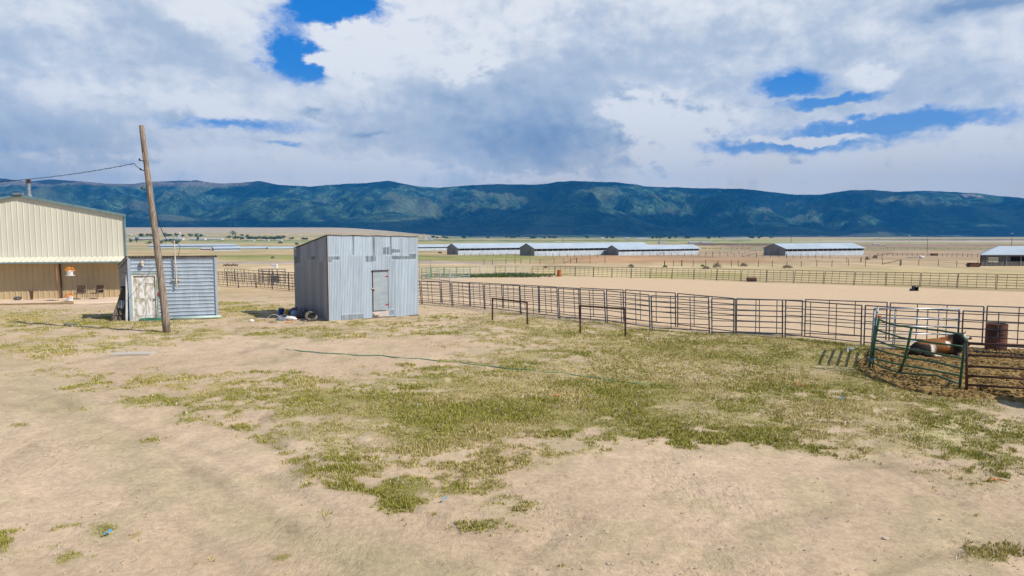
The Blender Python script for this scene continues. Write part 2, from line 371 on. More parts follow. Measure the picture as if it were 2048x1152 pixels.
for pix in (((1000,1180),(700,1040),(460,910),(300,830),(140,775),(-100,735)), ((760,1180),(520,1040),(330,930),(120,860),(-120,820)), ((1150,1190),(1300,1060),(1560,985),(1850,960),(2150,955)), ((1500,1190),(1620,1090),(1850,1030),(2200,1010)), ((420,740),(700,722),(950,790),(1300,880),(1700,930),(2100,990))):
    WAYS.append([(at(*q).x, at(*q).y) for q in pix])
def wheel_tracks(x, y):
    w = np.zeros(np.shape(x)); sel = (np.asarray(y) > 5)&(np.asarray(y) < 40); xs, ys = x[sel], y[sel]; o = np.zeros(xs.shape)
    wx = xs+(fbm(xs/3, ys/3, 701, 3)-.5)*.5; wy = ys+(fbm(xs/3, ys/3, 702, 3)-.5)*.5
    for P in WAYS:
        d = polydist(wx, wy, P); o = np.maximum(o, np.exp(-((d-.82)/.13)**2)*(.3+.7*sst(fbm(xs/2, ys/2, 703, 3), .38, .58)))
    w[sel] = o; return w
def ground_colour(x, y, z):
    px, py = proj(x, y, z)
    n = fbm(x/3.5, y/3.5, 41, 5); n3 = fbm(x/0.5, y/0.5, 43, 3)
    col = DIRT[None]*(1-n[:,None])+DIRT2[None]*n[:,None]
    # streaked wheel tracks swinging up from the lower right, scattered dry stalks
    tr = sst(fbm(x/0.45+y/2.5, y/1.6, 47, 4), 0.55, 0.78)*sst(fbm(x/4, y/4, 48, 3), 0.40, 0.62)
    col = col*(1-0.30*tr[:,None])
    stalk = sst(fbm(x/0.9, y/0.9, 51, 4), 0.52, 0.7)*0.35
    col = col*(1-stalk[:,None])+np.array([0.36,0.31,0.17])[None]*stalk[:,None]
    d_ = np.full_like(px, 1e9)
    for i in range(60):
        t = i/59; qx = 40+t*900; qy = 760+400*t**.8+40*math.sin(t*3); d_ = np.minimum(d_, np.hypot((px-qx)/1.9, py-qy))
    pth = (np.exp(-(d_/38)**2)*(.35+.65*n)*sst(y, 30, 24)*.8)[:,None]; col = col*(1-pth)+np.array([0.40,0.335,0.195])[None]*pth
    wt = wheel_tracks(x, y)[:,None]; col = col*(1-wt*.13)
    g = grass_field(x, y)
    gcol = GRN[None]*(0.75+0.5*n3[:,None]); dry = sst(fbm(x/1.7, y/1.7, 61, 4), 0.42, 0.66)[:,None]
    gcol = gcol*(1-dry*0.7)+DRY[None]*dry*0.7
    near = np.clip(g*0.9,0,.8)[:,None]; col = col*(1-near)+gcol*near
    sg = (np.exp(-((px-1900)/150)**2-((py-868)/24)**2)*sst(fbm(x/0.4, y/0.4, 91, 4), 0.35, 0.6)*0.9)[:,None]
    col = col*(1-sg)+np.array([0.58,0.50,0.29])[None]*sg
    # beyond the arena: straw field, road, reddish soil, strips of crops
    far = sst(y, 50, 62)[:,None]
    fn = fbm(x/14, y/9, 71, 5)[:,None]; fn2 = fbm(x/60, y/25, 72, 4)[:,None]
    fc = STRAW[None]*(0.78+0.42*fn)
    gg = sst(fn2[:,0], 0.52, 0.68)[:,None]*0.5; fc = fc*(1-gg)+np.array([0.26,0.27,0.10])[None]*gg
    def band(c, m, k): m = (np.clip(m, 0, 1)*k)[:,None]; return c*(1-m)+m
    def mixto(c, colr, m): m = np.clip(m, 0, 1)[:,None]; return c*(1-m)+np.array(colr)[None]*m
    w = px+(fbm(x/30, y/30, 73, 3)-0.5)*60; e = py+(fbm(x/25, y/25, 74, 3)-0.5)*5
    def rect(x0, x1, y0, y1, sx=25, sy=1.2): return sst(w, x0-sx, x0+sx)*sst(w, x1+sx, x1-sx)*sst(e, y0-sy, y0+sy)*sst(e, y1+sy, y1-sy)
    fc = mixto(fc, (0.19,0.23,0.06), rect(430,1130,510,521,60,2)*0.8*(0.4+fn[:,0]))
    fc = mixto(fc, (0.38,0.32,0.27), rect(200,1010,522.5,527.5,60,1))
    fc = mixto(fc, (0.40,0.24,0.13), rect(1100,1560,511,527,80,2)*0.85)
    fc = mixto(fc, (0.38,0.28,0.185), rect(1350,2400,503,520,100,2)*0.75)
    fc = mixto(fc, (0.55,0.44,0.27), rect(-500,3000,527,545,100,2)*0.5)
    fc = mixto(fc, (0.56,0.46,0.24), rect(900,3000,535,600,60,3)*0.6*(.4+fn[:,0]))
    fc = mixto(fc, (0.40,0.36,0.14), rect(1300,1500,545,556,30,2)*0.7)
    fc = mixto(fc, (0.27,0.20,0.14), rect(1450,3000,486.5,502,60,1)*0.85)
    fc = fc*(.66+.58*fbm(x/5, y/14, 79, 4)[:,None])*(.75+.5*fbm(x/40, y/60, 80, 3)[:,None])
    fc = mixto(fc, (0.38,0.35,0.17), rect(-500,3000,477,487,100,1)*0.8)
    fc = mixto(fc, (0.14,0.09,0.06), rect(1370,1600,486,491,20,0.8))
    fc = mixto(fc, (0.12,0.10,0.08), rect(1730,3000,478,482,60,0.7)*0.9)
    fc = mixto(fc, (0.48,0.40,0.33), rect(1600,3000,480.5,485,60,1)*0.8)
    fc = mixto(fc, (0.075,0.12,0.04), rect(256,1500,480.5,482.5,10,0.6)*0.9)
    fc = mixto(fc, (0.10,0.17,0.08), rect(850,1480,474,477,50,0.7)*0.8)
    strip = sst(fbm(x/500, np.log(np.maximum(y,10))*9, 75, 3), 0.5, 0.62)*sst(y, 600, 900)
    fc = mixto(fc, (0.22,0.27,0.11), strip*0.6)
    fc = mixto(fc, (0.45,0.37,0.26), sst(py, 470, 462)*sst(y, 2500, 4000)*0.9)
    col = col*(1-far)+fc*far
    return col, g
# one ground sheet
t_cols = np.linspace(-1.45, 1.45, 560)
rows = [-400, -150, -60, -25, -10, -3, 0, 2, 3.5]+list(np.geomspace(5, 60, 300))+list(np.geomspace(62, 12800, 190))
rows = np.array(rows)
YY, TT = np.meshgrid(rows, t_cols, indexing='ij')
XX = TT*np.maximum(YY, 0)+TT*np.where(YY < 5, 5-YY*0.0+np.abs(np.minimum(YY,0))*1.2, 5)
XF, YF = XX.ravel(), YY.ravel(); ZF = gz(XF, YF)
micro = (fbm(XF/0.35, YF/0.35, 21, 4)-0.5)*0.055*sst(YF, 60, 30)+(fbm(XF/1.3, YF/1.3, 22, 3)-0.5)*0.05*sst(YF, 60, 30)
colv, gmask = ground_colour(XF, YF, ZF)
ZG = ZF+micro+gmask*0.012*sst(YF, 60, 30)-wheel_tracks(XF, YF)*(.03-.018*(fbm(XF/.18, YF/.18, 705, 2)-.3))
def gridmesh(name, X, Y, Z, nr, nc, mat, col=None):
    me = bpy.data.meshes.new(name)
    V = np.stack([X, Y, Z], 1).astype(np.float32); me.vertices.add(len(V)); me.vertices.foreach_set('co', V.ravel())
    i = np.arange(nr-1)[:,None]*nc+np.arange(nc-1)[None]; i = i.ravel()
    q = np.stack([i, i+1, i+nc+1, i+nc], 1).astype(np.int32)
    me.loops.add(q.size); me.loops.foreach_set('vertex_index', q.ravel())
    me.polygons.add(len(q)); me.polygons.foreach_set('loop_start', np.arange(0, q.size, 4, dtype=np.int32))
    me.update(calc_edges=True); me.validate()
    me.polygons.foreach_set('use_smooth', [True]*len(me.polygons))
    if col is not None:
        a = me.color_attributes.new('tone', 'FLOAT_COLOR', 'POINT')
        a.data.foreach_set('color', np.concatenate([np.clip(col, 0, 1), np.ones((len(col), 1))], 1).astype(np.float32).ravel())
    me.materials.append(mat)
    o = bpy.data.objects.new(name, me); C.objects.link(o); return o
gm, gb = newmat('ground_soil', 0.95, 0, 0.1)
p = wpos(); nf = noise(p, 9.0, 6, 0.7); nc_ = noise(p, 60.0, 4, 0.7); nb = noise(p, 1.6, 6, 0.6)
peb = E.nt.nodes.new('ShaderNodeTexVoronoi'); peb.inputs['Scale'].default_value = 14.0; E.nt.links.new(p.k, peb.inputs['Vector'])
spk = smooth(E(peb.outputs['Distance']), 0.16, 0.05)*smooth(noise(p, 0.9, 3), 0.5, 0.62)
k = smooth(nf, 0.25, 0.75, 0.82, 1.15)*smooth(nc_, 0.2, 0.8, 0.86, 1.14)*smooth(nb, 0.3, 0.7, 0.92, 1.08)
kc = cmix(1.0, attr('tone', 'Color'), comb(k, k, k), 'MULTIPLY')
kc = cmix(spk*0.55, kc, (0.16, 0.12, 0.09))
rot = E.nt.nodes.new('ShaderNodeMapping'); rot.inputs['Rotation'].default_value = (0,0,math.radians(-28)); rot.inputs['Scale'].default_value = (12, 3, 1); E.nt.links.new(p.k, rot.inputs['Vector'])
rut = noise(E(rot.outputs[0]), 1.4, 4, .7); rz_ = noise(vscale(p, (1,.6,1)), .5, 5, .6); kc = cmix(smooth(rut, .55, .65)*smooth(rz_, .50, .60)*.55, kc, (0.21,0.145,0.09))
E.nt.links.new(kc.k, gb.inputs['Base Color']); bump(gb, nf+nc_*0.5-rut*smooth(rz_, .49, .60)*1.2, 0.7, 0.03)
structure(gridmesh('ground', XF, YF, ZG, len(rows), len(t_cols), gm, colv))

# ------------------------------------------------------------------ sheets laid on the ground
def inpoly(x, y, P):
    x = np.asarray(x, float); y = np.asarray(y, float); c = np.zeros(x.shape, bool); j = len(P)-1
    for i in range(len(P)):
        xi, yi, xj, yj = P[i][0], P[i][1], P[j][0], P[j][1]
        if yi != yj: c ^= ((yi > y) != (yj > y))&(x < (xj-xi)*(y-yi)/(yj-yi)+xi)
        j = i
    return c
def resample(P, n):
    P = np.array([q[:2] for q in P]); s = np.concatenate([[0], np.cumsum(np.hypot(*np.diff(P, axis=0).T))]); t = np.linspace(0, s[-1], n)
    return np.interp(t, s, P[:,0]), np.interp(t, s, P[:,1])
def sheet2(name, near, far, nu, nv, lift, mat, amp=0.0, edge=0.0):
    ax, ay = resample(near, nu); bx, by = resample(far, nu); v = np.linspace(0, 1, nv)[:,None]; u = np.linspace(0, 1, nu)[None]
    X = ax[None]*(1-v)+bx[None]*v; Y = ay[None]*(1-v)+by[None]*v; m = np.minimum(np.minimum(u, 1-u), np.minimum(v, 1-v))*np.ones_like(X)
    if edge: X = X+(fbm(X/1.5, Y/1.5, 101, 4)-0.5)*edge; Y = Y+(fbm(X/1.5, Y/1.5, 102, 4)-0.5)*edge
    x, y = X.ravel(), Y.ravel(); z = gz(x, y)+lift-(m.ravel() < 1e-6)*(lift+0.10)
    if amp: z = z+(fbm(x/0.5, y/0.5, 103, 4)-0.5)*amp+(fbm(x/0.12, y/0.12, 104, 2)-0.5)*amp*.6
    return structure(gridmesh(name, x, y, z, nv, nu, mat))
def sheet(name, a, b, c, d, nu, nv, lift, mat, amp=0.0, edge=0.0, colf=None, zf=None):
    u = np.linspace(0, 1, nu)[None]; v = np.linspace(0, 1, nv)[:,None]
    a, b, c, d = [np.array(q[:2]) for q in (a, b, c, d)]
    X = (a[0]*(1-u)+b[0]*u)*(1-v)+(d[0]*(1-u)+c[0]*u)*v; Y = (a[1]*(1-u)+b[1]*u)*(1-v)+(d[1]*(1-u)+c[1]*u)*v
    m = np.minimum(np.minimum(u, 1-u), np.minimum(v, 1-v))*np.ones_like(X)
    if edge:
        X = X+(fbm(X/1.5, Y/1.5, 101, 3)-0.5)*edge; Y = Y+(fbm(X/1.5, Y/1.5, 102, 3)-0.5)*edge
    x, y = X.ravel(), Y.ravel()
    z = (gz(x, y) if zf is None else zf(x, y))+lift-(m.ravel() < 1e-6)*(lift+0.10)
    if amp: z = z+(fbm(x/0.5, y/0.5, 103, 4)-0.5)*amp
    return structure(gridmesh(name, x, y, z, nv, nu, mat, None if colf is None else colf(x, y)))
sand = simple('arena_sand', (0.50,0.37,0.23), (0.43,0.315,0.20), 0.25, 0.95, bm=0.0)
E.nt = sand.node_tree; sb = sand.node_tree.nodes['Principled BSDF']
p = wpos(); n1 = noise(p, 2.6, 7, 0.75); n0 = noise(p, 0.25, 4); n9 = noise(vscale(p, (1,1,1)), 9.0, 3, 0.6)
sc_ = cmix(smooth(n1, 0.3, 0.72), (0.54,0.39,0.245), (0.64,0.475,0.31)); sc_ = cmix(smooth(n0, 0.35, 0.65)*0.3, sc_, (0.50,0.41,0.28)); sc_ = cmix(smooth(n9, 0.62, 0.7)*0.7, sc_, (0.22,0.15,0.09))
E.nt.links.new(sc_.k, sb.inputs['Base Color']); bump(sb, n1+n9*0.4, 0.8, 0.08)
man = simple('corral_dung', (0.30,0.21,0.075), (0.13,0.085,0.035), 6.0, 0.95, bm=0.0)
E.nt = man.node_tree; sb = man.node_tree.nodes['Principled BSDF']; p = wpos(); n1 = noise(p, 11.0, 5, 0.7); n2 = noise(p, 1.3, 4)
mc = cmix(smooth(n1, 0.38, 0.60), (0.05,0.03,0.012), (0.38,0.25,0.08)); mc = cmix(smooth(n2, 0.4, 0.65)*0.5, mc, (0.38,0.25,0.10))
E.nt.links.new(mc.k, sb.inputs['Base Color']); bump(sb, n1, 1.0, 0.08)
padm = simple('pad_gravel', (0.66,0.52,0.38), (0.58,0.45,0.33), 4.0, 0.95, bm=0.4)

# ------------------------------------------------------------------ fence panels
def h_at(px, py, h=1.45): return at(px, py, h)
def dense(P, n, fine): return P
def panel(P0, P1, h, name, label, cat, group, mat, rails, stays, r=0.022, lean=(0,0), n=5, parts=True, foot=True, double=False):
    root = thing(name, (P0+P1)/2, label, cat, group)
    d = (P1-P0); d2 = Vector((d.x, d.y, 0)).normalized(); g = 0.05
    la = Vector((d2.x*lean[0], d2.y*lean[0], 0)); lb = Vector((d2.x*lean[1], d2.y*lean[1], 0)); off = Vector((-d2.y, d2.x, 0))
    A0 = P0+d2*g; B0 = P1-d2*g; up = Vector((0,0,1))
    def pt(t, z): 
        a = A0+(B0-A0)*t; return a+up*z+(la*(1-t)+lb*t)*(z/h)
    f = MB(); f.tube([pt(0, 0.0), pt(0, h)], r*1.25, n); f.tube([pt(1, 0.0), pt(1, h)], r*1.25, n)
    f.tube([pt(0, h), pt(0.5, h-0.004), pt(1, h)], r*1.1, n); f.tube([pt(0, 0.13), pt(1, 0.13)], r, n); f.build('frame', mat, root)
    for z in rails:
        m = MB(); m.tube([pt(0, z), pt(0.5, z+random.uniform(-.012,.012)), pt(1, z)], r*0.85, n); m.build('rail', mat, root)
    for t in stays:
        m = MB(); m.tube([pt(t, 0.13)+off*r*1.5, pt(t, h)+off*r*1.5], r*0.8, n); m.build('stay', mat, root)
    return root
RAILS = [0.36, 0.58, 0.80, 1.01, 1.22]
B_P = [(800,561.5),(843.6,562.6),(905,564.7),(969.7,568),(1041.5,572.3),(1118.4,576.4),(1214,582),(1303,590.7),(1423,596),(1570,600.4),(1728,611),(1923,620.7),(2150,631)]
A_P = [(815,560.3),(882.5,562),(940,565),(1006.6,567.5),(1078.8,571.2),(1160.4,576),(1250.5,580),(1354.7,587),(1471.8,595.8),(1609,599.5),(1778,604.8),(1971.5,611.8),(2200,619)]
for k, (PL, nm, lab) in enumerate(((B_P, 'near', 'nearer row beside the yard'), (A_P, 'back', 'back row along the sand'))):
    pts = [h_at(*q) for q in PL]
    for i in range(len(pts)-1):
        P0, P1 = pts[i].copy(), pts[i+1].copy(); P0.z += random.uniform(-.03,.02); P1.z += random.uniform(-.03,.02)
        l0 = -0.13*sst(i, 11, 3) if k == 0 else -0.08*sst(i, 11, 2)
        rl = RAILS if i < 9 else [0.35,0.62,0.88,1.16]
        panel(P0, P1, 1.45, 'livestock_panel', 'grey pipe livestock panel, %s from the metal shed in the %s' % (ORD[i], lab), 'fence panel',
              'livestock panels along the near side of the arena', M['darkpipe'], rl if k == 0 else rl[1:], (0.34, 0.68) if k == 0 else (0.3, 0.62), 0.021, (l0, l0), 6)
# far side of the arena
FARP = [(1063,532.3),(1109.6,532.5),(1150.6,532.9),(1186.7,534),(1223.6,534.8),(1262.3,535.3),(1300.5,535.7),(1344,536.4),(1388,537),(1433.5,538),(1481.9,539),(1533.6,540),(1587.8,541),(1647.7,542),(1708.7,543.4),(1772.4,544.3),(1841.3,545.6),(1915,547),(1993.8,548.3),(2075,550),(2160,552)]
fp = [h_at(*q) for q in FARP]
for i in range(len(fp)-1):
    panel(fp[i], fp[i+1], 1.45, 'livestock_panel', 'rusty wire-filled panel, %s from the left along the far side of the arena' % ORD[i], 'fence panel',
          'panels along the far side of the arena', M['rustpipe'] if i % 3 == 0 else M['darkpipe'], [0.4,0.65,0.9,1.17], (0.25,0.5,0.75), 0.026, (0.12*random.random(),0.12*random.random()), 4)
# arena floor between the two fences
AR_N = [h_at(*q)+Vector((0,.1,0)) for q in [(760,559.5)]+B_P]+[at(2600,760)]
AR_F = [at(*q) for q in ((790,557),(835,556),(940,554.5),(1063,553),(1224,554.8),(1480,563.5),(1647,568.6),(1841,576),(1994,582.3),(2160,589.5),(2400,600),(2600,610))]
sheet2('arena_floor', AR_N, AR_F, 160, 90, 0.03, sand, 0.035, 0.4)
ARENA = [(q.x,q.y) for q in AR_N]+[(q.x,q.y) for q in reversed(AR_F)]
# pens left of the far side: silver and green panels
pp = [h_at(x, y) for x, y in ((941,532.0),(960,532),(990,531.5),(1011,531.8),(1032,531.8),(1063,532.3))]
for i in range(5):
    panel(pp[i], pp[i+1], 1.45, 'livestock_panel', 'silver pipe panel, %s right of the green pen panels' % ORD[i], 'fence panel', 'silver panels of the far pens', M['silver'] if i != 2 else M['galv'], [0.42,0.68,0.94,1.2], (0.5,), 0.026, (0,0), 4)
gp = [h_at(x, y, 1.5) for x, y in ((843,537),(862,535),(888,534.5),(913,534.5),(941,534.5))]
for i in range(4):
    panel(gp[i], gp[i+1], 1.5, 'livestock_panel', 'bright green pen panel, %s from the metal shed' % ORD[i], 'fence panel', 'green panels of the far pens', M['greenfar'], [0.4,0.65,0.9,1.15], (0.5,), 0.03, (0,0), 4)
gp = [h_at(x, y, 1.5) for x, y in ((838,534),(884,536),(903,537),(941,536))]
for i in range(3):
    panel(gp[i]-Vector((0,2.5,0)), gp[i+1]-Vector((0,2.5,0)), 1.5, 'livestock_panel', 'pale galvanised panel in front of the green pens, %s from the shed' % ORD[i], 'fence panel', 'galvanised panels of the far pens', M['silver'], [0.4,0.65,0.9,1.15], (), 0.03, (0,0), 4)
g0 = at(839, 556); g1 = at(861, 556); m = MB(); m.tube([g0, g0+Vector((0,0,2.5)), g1+Vector((0,0,2.5)), g1], 0.04, 5)
for z in (0.4, 0.8, 1.2): m.tube([g0+Vector((0,0,z)), g1+Vector((0,0,z))], 0.02, 4)
solo(m, 'pipe_gateway', M['galv'], 'tall galvanised pipe gateway standing just right of the metal shed', 'gateway')
# panels at the left, between the two sheds
lp = [h_at(x, y) for x, y in ((420,543),(454,544.4),(476,546.2),(512,546.7),(544,547.8),(577.4,549.4),(604,550.5),(640,552))]
for i in range(7):
    panel(lp[i], lp[i+1], 1.45, 'livestock_panel', 'weathered stock panel between the two sheds, %s from the small shed' % ORD[i], 'fence panel', 'stock panels between the sheds', M['rustpipe'] if i%2 else M['darkpipe'], [0.4,0.65,0.9,1.17], (0.25,0.5,0.75), 0.026, (-0.15,-0.15), 5)
lp = [h_at(x, y-1.5) for x, y in ((424,541),(445,541.5),(464,543),(493,545),(522,547),(553,549),(590,550.5))]
for i in range(6):
    panel(lp[i]+Vector((0,3.5,gz1(lp[i].x,lp[i].y+3.5)-lp[i].z)), lp[i+1]+Vector((0,3.5,gz1(lp[i+1].x,lp[i+1].y+3.5)-lp[i+1].z)), 1.5, 'livestock_panel', 'dark stock panel of the second row between the sheds, %s from the small shed' % ORD[i], 'fence panel', 'back stock panels between the sheds', M['darkpipe'], [0.4,0.65,0.9,1.17], (0.3,0.65), 0.026, (0.05,0.05), 4)

# ------------------------------------------------------------------ pipe hitching rails
def hitch(tl, tr, bl, br, lab):
    A = at(*bl); B = at(*br); za = 1.02; r = 0.038
    ta = atY(tl[0], tl[1], A.y); tb = atY(tr[0], tr[1], B.y)
    root = thing('hitching_rail', (A+B)/2, lab, 'hitching rail', 'pipe hitching rails in the yard')
    for p0, p1 in ((A, ta), (B, tb)):
        m = MB(); m.tube([p0-Vector((0,0,0.05)), p1], r, 8); m.build('post', M['rustpipe'], root)
    m = MB(); m.tube([ta+(ta-tb)*0.012, tb+(tb-ta)*0.012], r, 8); m.build('crossbar', M['rustpipe'], root)
hitch((985,597), (1054,604.5), (985,641), (1055,649), 'smaller brown pipe hitching rail nearer the metal shed')
hitch((1160.5,611.5), (1250.5,618), (1160.5,666), (1251,674), 'larger brown pipe hitching rail closer to the camera')

# ------------------------------------------------------------------ corral on the right
def bar(root, pts, r, mat, name='rail', n=8):
    m = MB(); m.tube(pts, r, n); return m.build(name, mat, root, True)
# silver panel at the back, spanning the row
PA = at(1745, 704); PB = at(1921, 702)
sp = thing('corral_panel', (PA+PB)/2, 'bright silver panel behind the green gate, above the lying cow', 'fence panel', 'corral panels around the cow')
PB = PB.copy(); PB.y = PA.y; PB.x = (1921-1024)/F*PA.y*1.0; zb = PA.z
for i, (yl, yr) in enumerate(((617,617.5),(637,637),(653,653),(668,668),(683,683),(696,696))):
    bar(sp, [atY(1749-i*1.6, yl, PA.y), atY(1919, yr, PA.y)], 0.024 if i == 0 else 0.02, M['silver'])
for x, xb, nm in ((1749,1742,'post'),(1919,1914,'post'),(1791,1784,'stay'),(1837,1829,'stay'),(1878,1873,'stay')):
    bar(sp, [atY(x, 617, PA.y+0.04), atY(xb, 704, PA.y+0.04)], 0.03 if nm == 'post' else 0.018, M['galv'], nm)
# side panel seen edge-on
QA = at(1741, 706); QB = at(1737, 738)
qs = thing('corral_panel', (QA+QB)/2, 'dull galvanised corral panel seen edge-on at the left end of the corral', 'fence panel', 'corral panels around the cow')
for z in (0.16, 0.42, 0.68, 0.94, 1.2, 1.48): bar(qs, [QA+Vector((0.10*z,0,z)), QB+Vector((0.13*z,0,z))], 0.03, M['galv'])
for P in (QA, QB, (QA+QB)/2): bar(qs, [P, P+Vector((0.12*1.55,0,1.55))], 0.03, M['galv'] if P is QA else M['green'], 'post')
# bent green gate
G0 = at(1738, 740); G1 = at(1919, 781)
def gy(px): return G0.y+(G1.y-G0.y)*min(max((px-1738)/(1925-1738), -0.05), 1.05)
def gpnt(px, py): return atY(px, py, 1/((1-(px-1738)/187)/G0.y+((px-1738)/187)/G1.y))
gg = thing('bent_gate', (G0+G1)/2, 'sagging dark green tube gate in front of the lying cow', 'gate', 'corral panels around the cow')
bar(gg, [gpnt(1759,632), gpnt(1748,690), gpnt(1737,741)], 0.034, M['green'], 'post')
bar(gg, [gpnt(1752,652), gpnt(1745,742)], 0.022, M['green'], 'post')
bar(gg, [gpnt(1823,656), gpnt(1816,690), gpnt(1808,722), gpnt(1798.5,744)], 0.036, M['green'], 'brace')
R6 = [[(1758,639),(1782,649),(1823,655),(1880,661),(1915,667),(1925,669.5),(1930,676),(1930.5,688)],
      [(1754,660),(1800,674.5),(1823,679),(1860,685),(1924,693)], [(1749,679),(1783,692),(1817,698.5),(1870,707),(1922,716)],
      [(1747,697),(1780,707),(1813,715),(1860,722),(1920,735.5)], [(1743,711),(1757,719),(1802,730),(1850,738),(1918,750.5)],
      [(1740,723),(1765,734),(1796,744.5),(1835,749),(1872,750.5),(1915,766)]]
for q in R6: bar(gg, [gpnt(*k) for k in q], 0.026, M['green'])
bar(gg, [gpnt(1930.5,686), gpnt(1926,716), gpnt(1922,750), gpnt(1918.5,781)], 0.034, M['green'], 'post')
bar(gg, [gpnt(1900,760), gpnt(1897.5,773), gpnt(1899,779), gpnt(1901,780)], 0.024, M['green'], 'foot')
tag(bar(None, [gpnt(1750,631)+Vector((0,-.05,0)), gpnt(1760,632)+Vector((0,-.06,0)), gpnt(1756,636)+Vector((0,-.05,0))], 0.02, M['orangep'], 'twine'), 'orange twine tied around the top of the green gate post', 'twine')
tag(bar(None, [gpnt(1737,717)+Vector((0,-.05,0)), gpnt(1745,718)+Vector((0,-.06,0)), gpnt(1740,721)+Vector((0,-.05,0))], 0.018, M['skyblue'], 'twine'), 'blue twine tied low on the green gate post', 'twine')
# rusty gate at the right edge
S0 = at(1932, 785); S1 = at(2140, 797)
def spnt(px, py): return atY(px, py, 1/((1-(px-1932)/208)/S0.y+((px-1932)/208)/S1.y))
rg = thing('rusty_gate', (S0+S1)/2, 'low rusty brown pipe gate to the right of the green gate', 'gate', 'corral panels around the cow')
bar(rg, [spnt(1934,686), spnt(1933,785)], 0.034, M['rustpipe'], 'post')
for yl, yr in ((687,694),(710,719),(732,743),(751.5,762.5),(769.5,782)): bar(rg, [spnt(1934,yl), spnt(2139,yr)], 0.03, M['rustpipe'])
bar(rg, [spnt(2139,693), spnt(2139,797)], 0.03, M['rustpipe'], 'post')
m = MB(); a0 = spnt(1962,771); m.tube([a0, spnt(1958.5,786)], [0.035,0.012], 6); m.build('foot', M['rustpipe'], rg)
# corral floor
CO_N = [at(*q) for q in ((1712,738),(1760,762),(1810,781),(1880,795),(1960,801),(2060,808),(2300,822),(2600,840))]
CO_F = [at(*q) for q in ((1735,706),(1760,701),(1800,699),(1860,699),(1930,700),(2048,702),(2300,718),(2600,735))]
sheet2('corral_floor', CO_N, CO_F, 260, 120, 0.05, man, 0.16, 0.5)
CORRAL = [(q.x,q.y) for q in CO_N]+[(q.x,q.y) for q in reversed(CO_F)]
cl = MB()
for i in range(5200):
    u, v = random.random(), random.random(); x = 9.4+u*9; y = 16.2+v*7.5
    if not inpoly(x, y, CORRAL): continue
    r = random.uniform(0.02, 0.055); cl.ell((x, y, gz1(x, y)+0.07), (r, r*random.uniform(.6,1.2), r*0.6), 5, 3, random.random()*3, 0, 0.5)
tag(cl.build('dung_clods', man), 'loose brown dung clods covering the corral floor', 'dung', kind='stuff')

# rusty barrel behind the corral
def barrel(name, c, r, h, mat, lab, group=None, ax=None):
    root = thing(name, c, lab, 'barrel', group); m = MB()
    prof = [(r*0.97,0),(r,0.02),(r,h*0.32),(r*1.035,h*0.335),(r,h*0.35),(r,h*0.64),(r*1.035,h*0.66),(r,h*0.68),(r,h-0.02),(r*1.02,h-0.01),(r*1.02,h),(r*0.95,h),(r*0.94,h-0.03)]
    m.lathe(c, prof, 24, ax); m.build('drum', mat, root, False)
    q = MB(); q.lathe(Vector(c)+(ax or Matrix.Identity(3)) @ Vector((r*0.5,0,h-0.03)), [(0.04,0),(0.04,0.02)], 8, ax); q.build('bung', mat, root)
    return root
b0 = at(1991, 701); barrel('steel_barrel', b0, 0.32, 0.93, M['rust'], 'large rusty steel barrel standing behind the corral by the arena fence')
b0 = at(1118.5, 553.2); s = b0.y/F; barrel('steel_barrel', b0, 4.3*s, 13.5*s, M['orangerust'], 'bright orange rusty barrel at the far side of the arena')
# barrel lying on its side
b0 = at(1503, 563); s = b0.y/F; ax = Matrix.Rotation(math.pi/2, 3, 'Y')
rr = thing('split_barrel', b0, 'brown rusty barrel lying on its side by the far arena fence', 'barrel')
m = MB(); c0 = b0+Vector((-9*s, 0, 4.2*s)); m.lathe(c0, [(4.2*s,0),(4.2*s,6*s),(4.4*s,6.5*s),(4.2*s,7*s),(4.2*s,12*s),(4.4*s,12.5*s),(4.2*s,18*s)], 14, ax); m.build('drum', M['rust'], rr)
m = MB(); m.tube([b0+Vector((-9*s,-4*s,0.02)), b0+Vector((-9*s,-4.6*s,7*s))], 0.03, 5); m.tube([b0+Vector((0,-4*s,0.02)), b0+Vector((0,-4.6*s,7*s))], 0.03, 5); m.build('cradle', M['rustpipe'], rr)
# black mounting block in the arena
b0 = at(1827, 582.5); s = b0.y/F
rr = thing('mounting_block', b0, 'black plastic mounting block with a step on the arena sand', 'mounting block')
m = MB(); W = 9*s; H = 10.5*s
m.box((b0.x+3*s, b0.y, b0.z+H*0.92), (W, W, H*0.16)); m.box((b0.x+3*s-W*0.42, b0.y, b0.z+H*0.42), (W*0.16, W, H*0.84)); m.box((b0.x+3*s+W*0.42, b0.y, b0.z+H*0.42), (W*0.16, W, H*0.84)); m.box((b0.x+3*s, b0.y, b0.z+H*0.12), (W*0.68, W*0.98, H*0.24)); m.box((b0.x+3*s, b0.y+W*0.4, b0.z+H*0.53), (W*0.68, W*0.1, H*0.58))
m.build('block', M['black'], rr)
m = MB(); m.box((b0.x-W*0.25-1.2*s, b0.y, b0.z+H*0.26), (W*0.5, W*0.9, H*0.5)); m.build('step', M['black'], rr)
m = MB(); m.box((b0.x+3*s, b0.y-W*0.51, b0.z+H*0.92), (W*0.25, 0.01, H*0.1)); m.build('label', M['white'], rr)
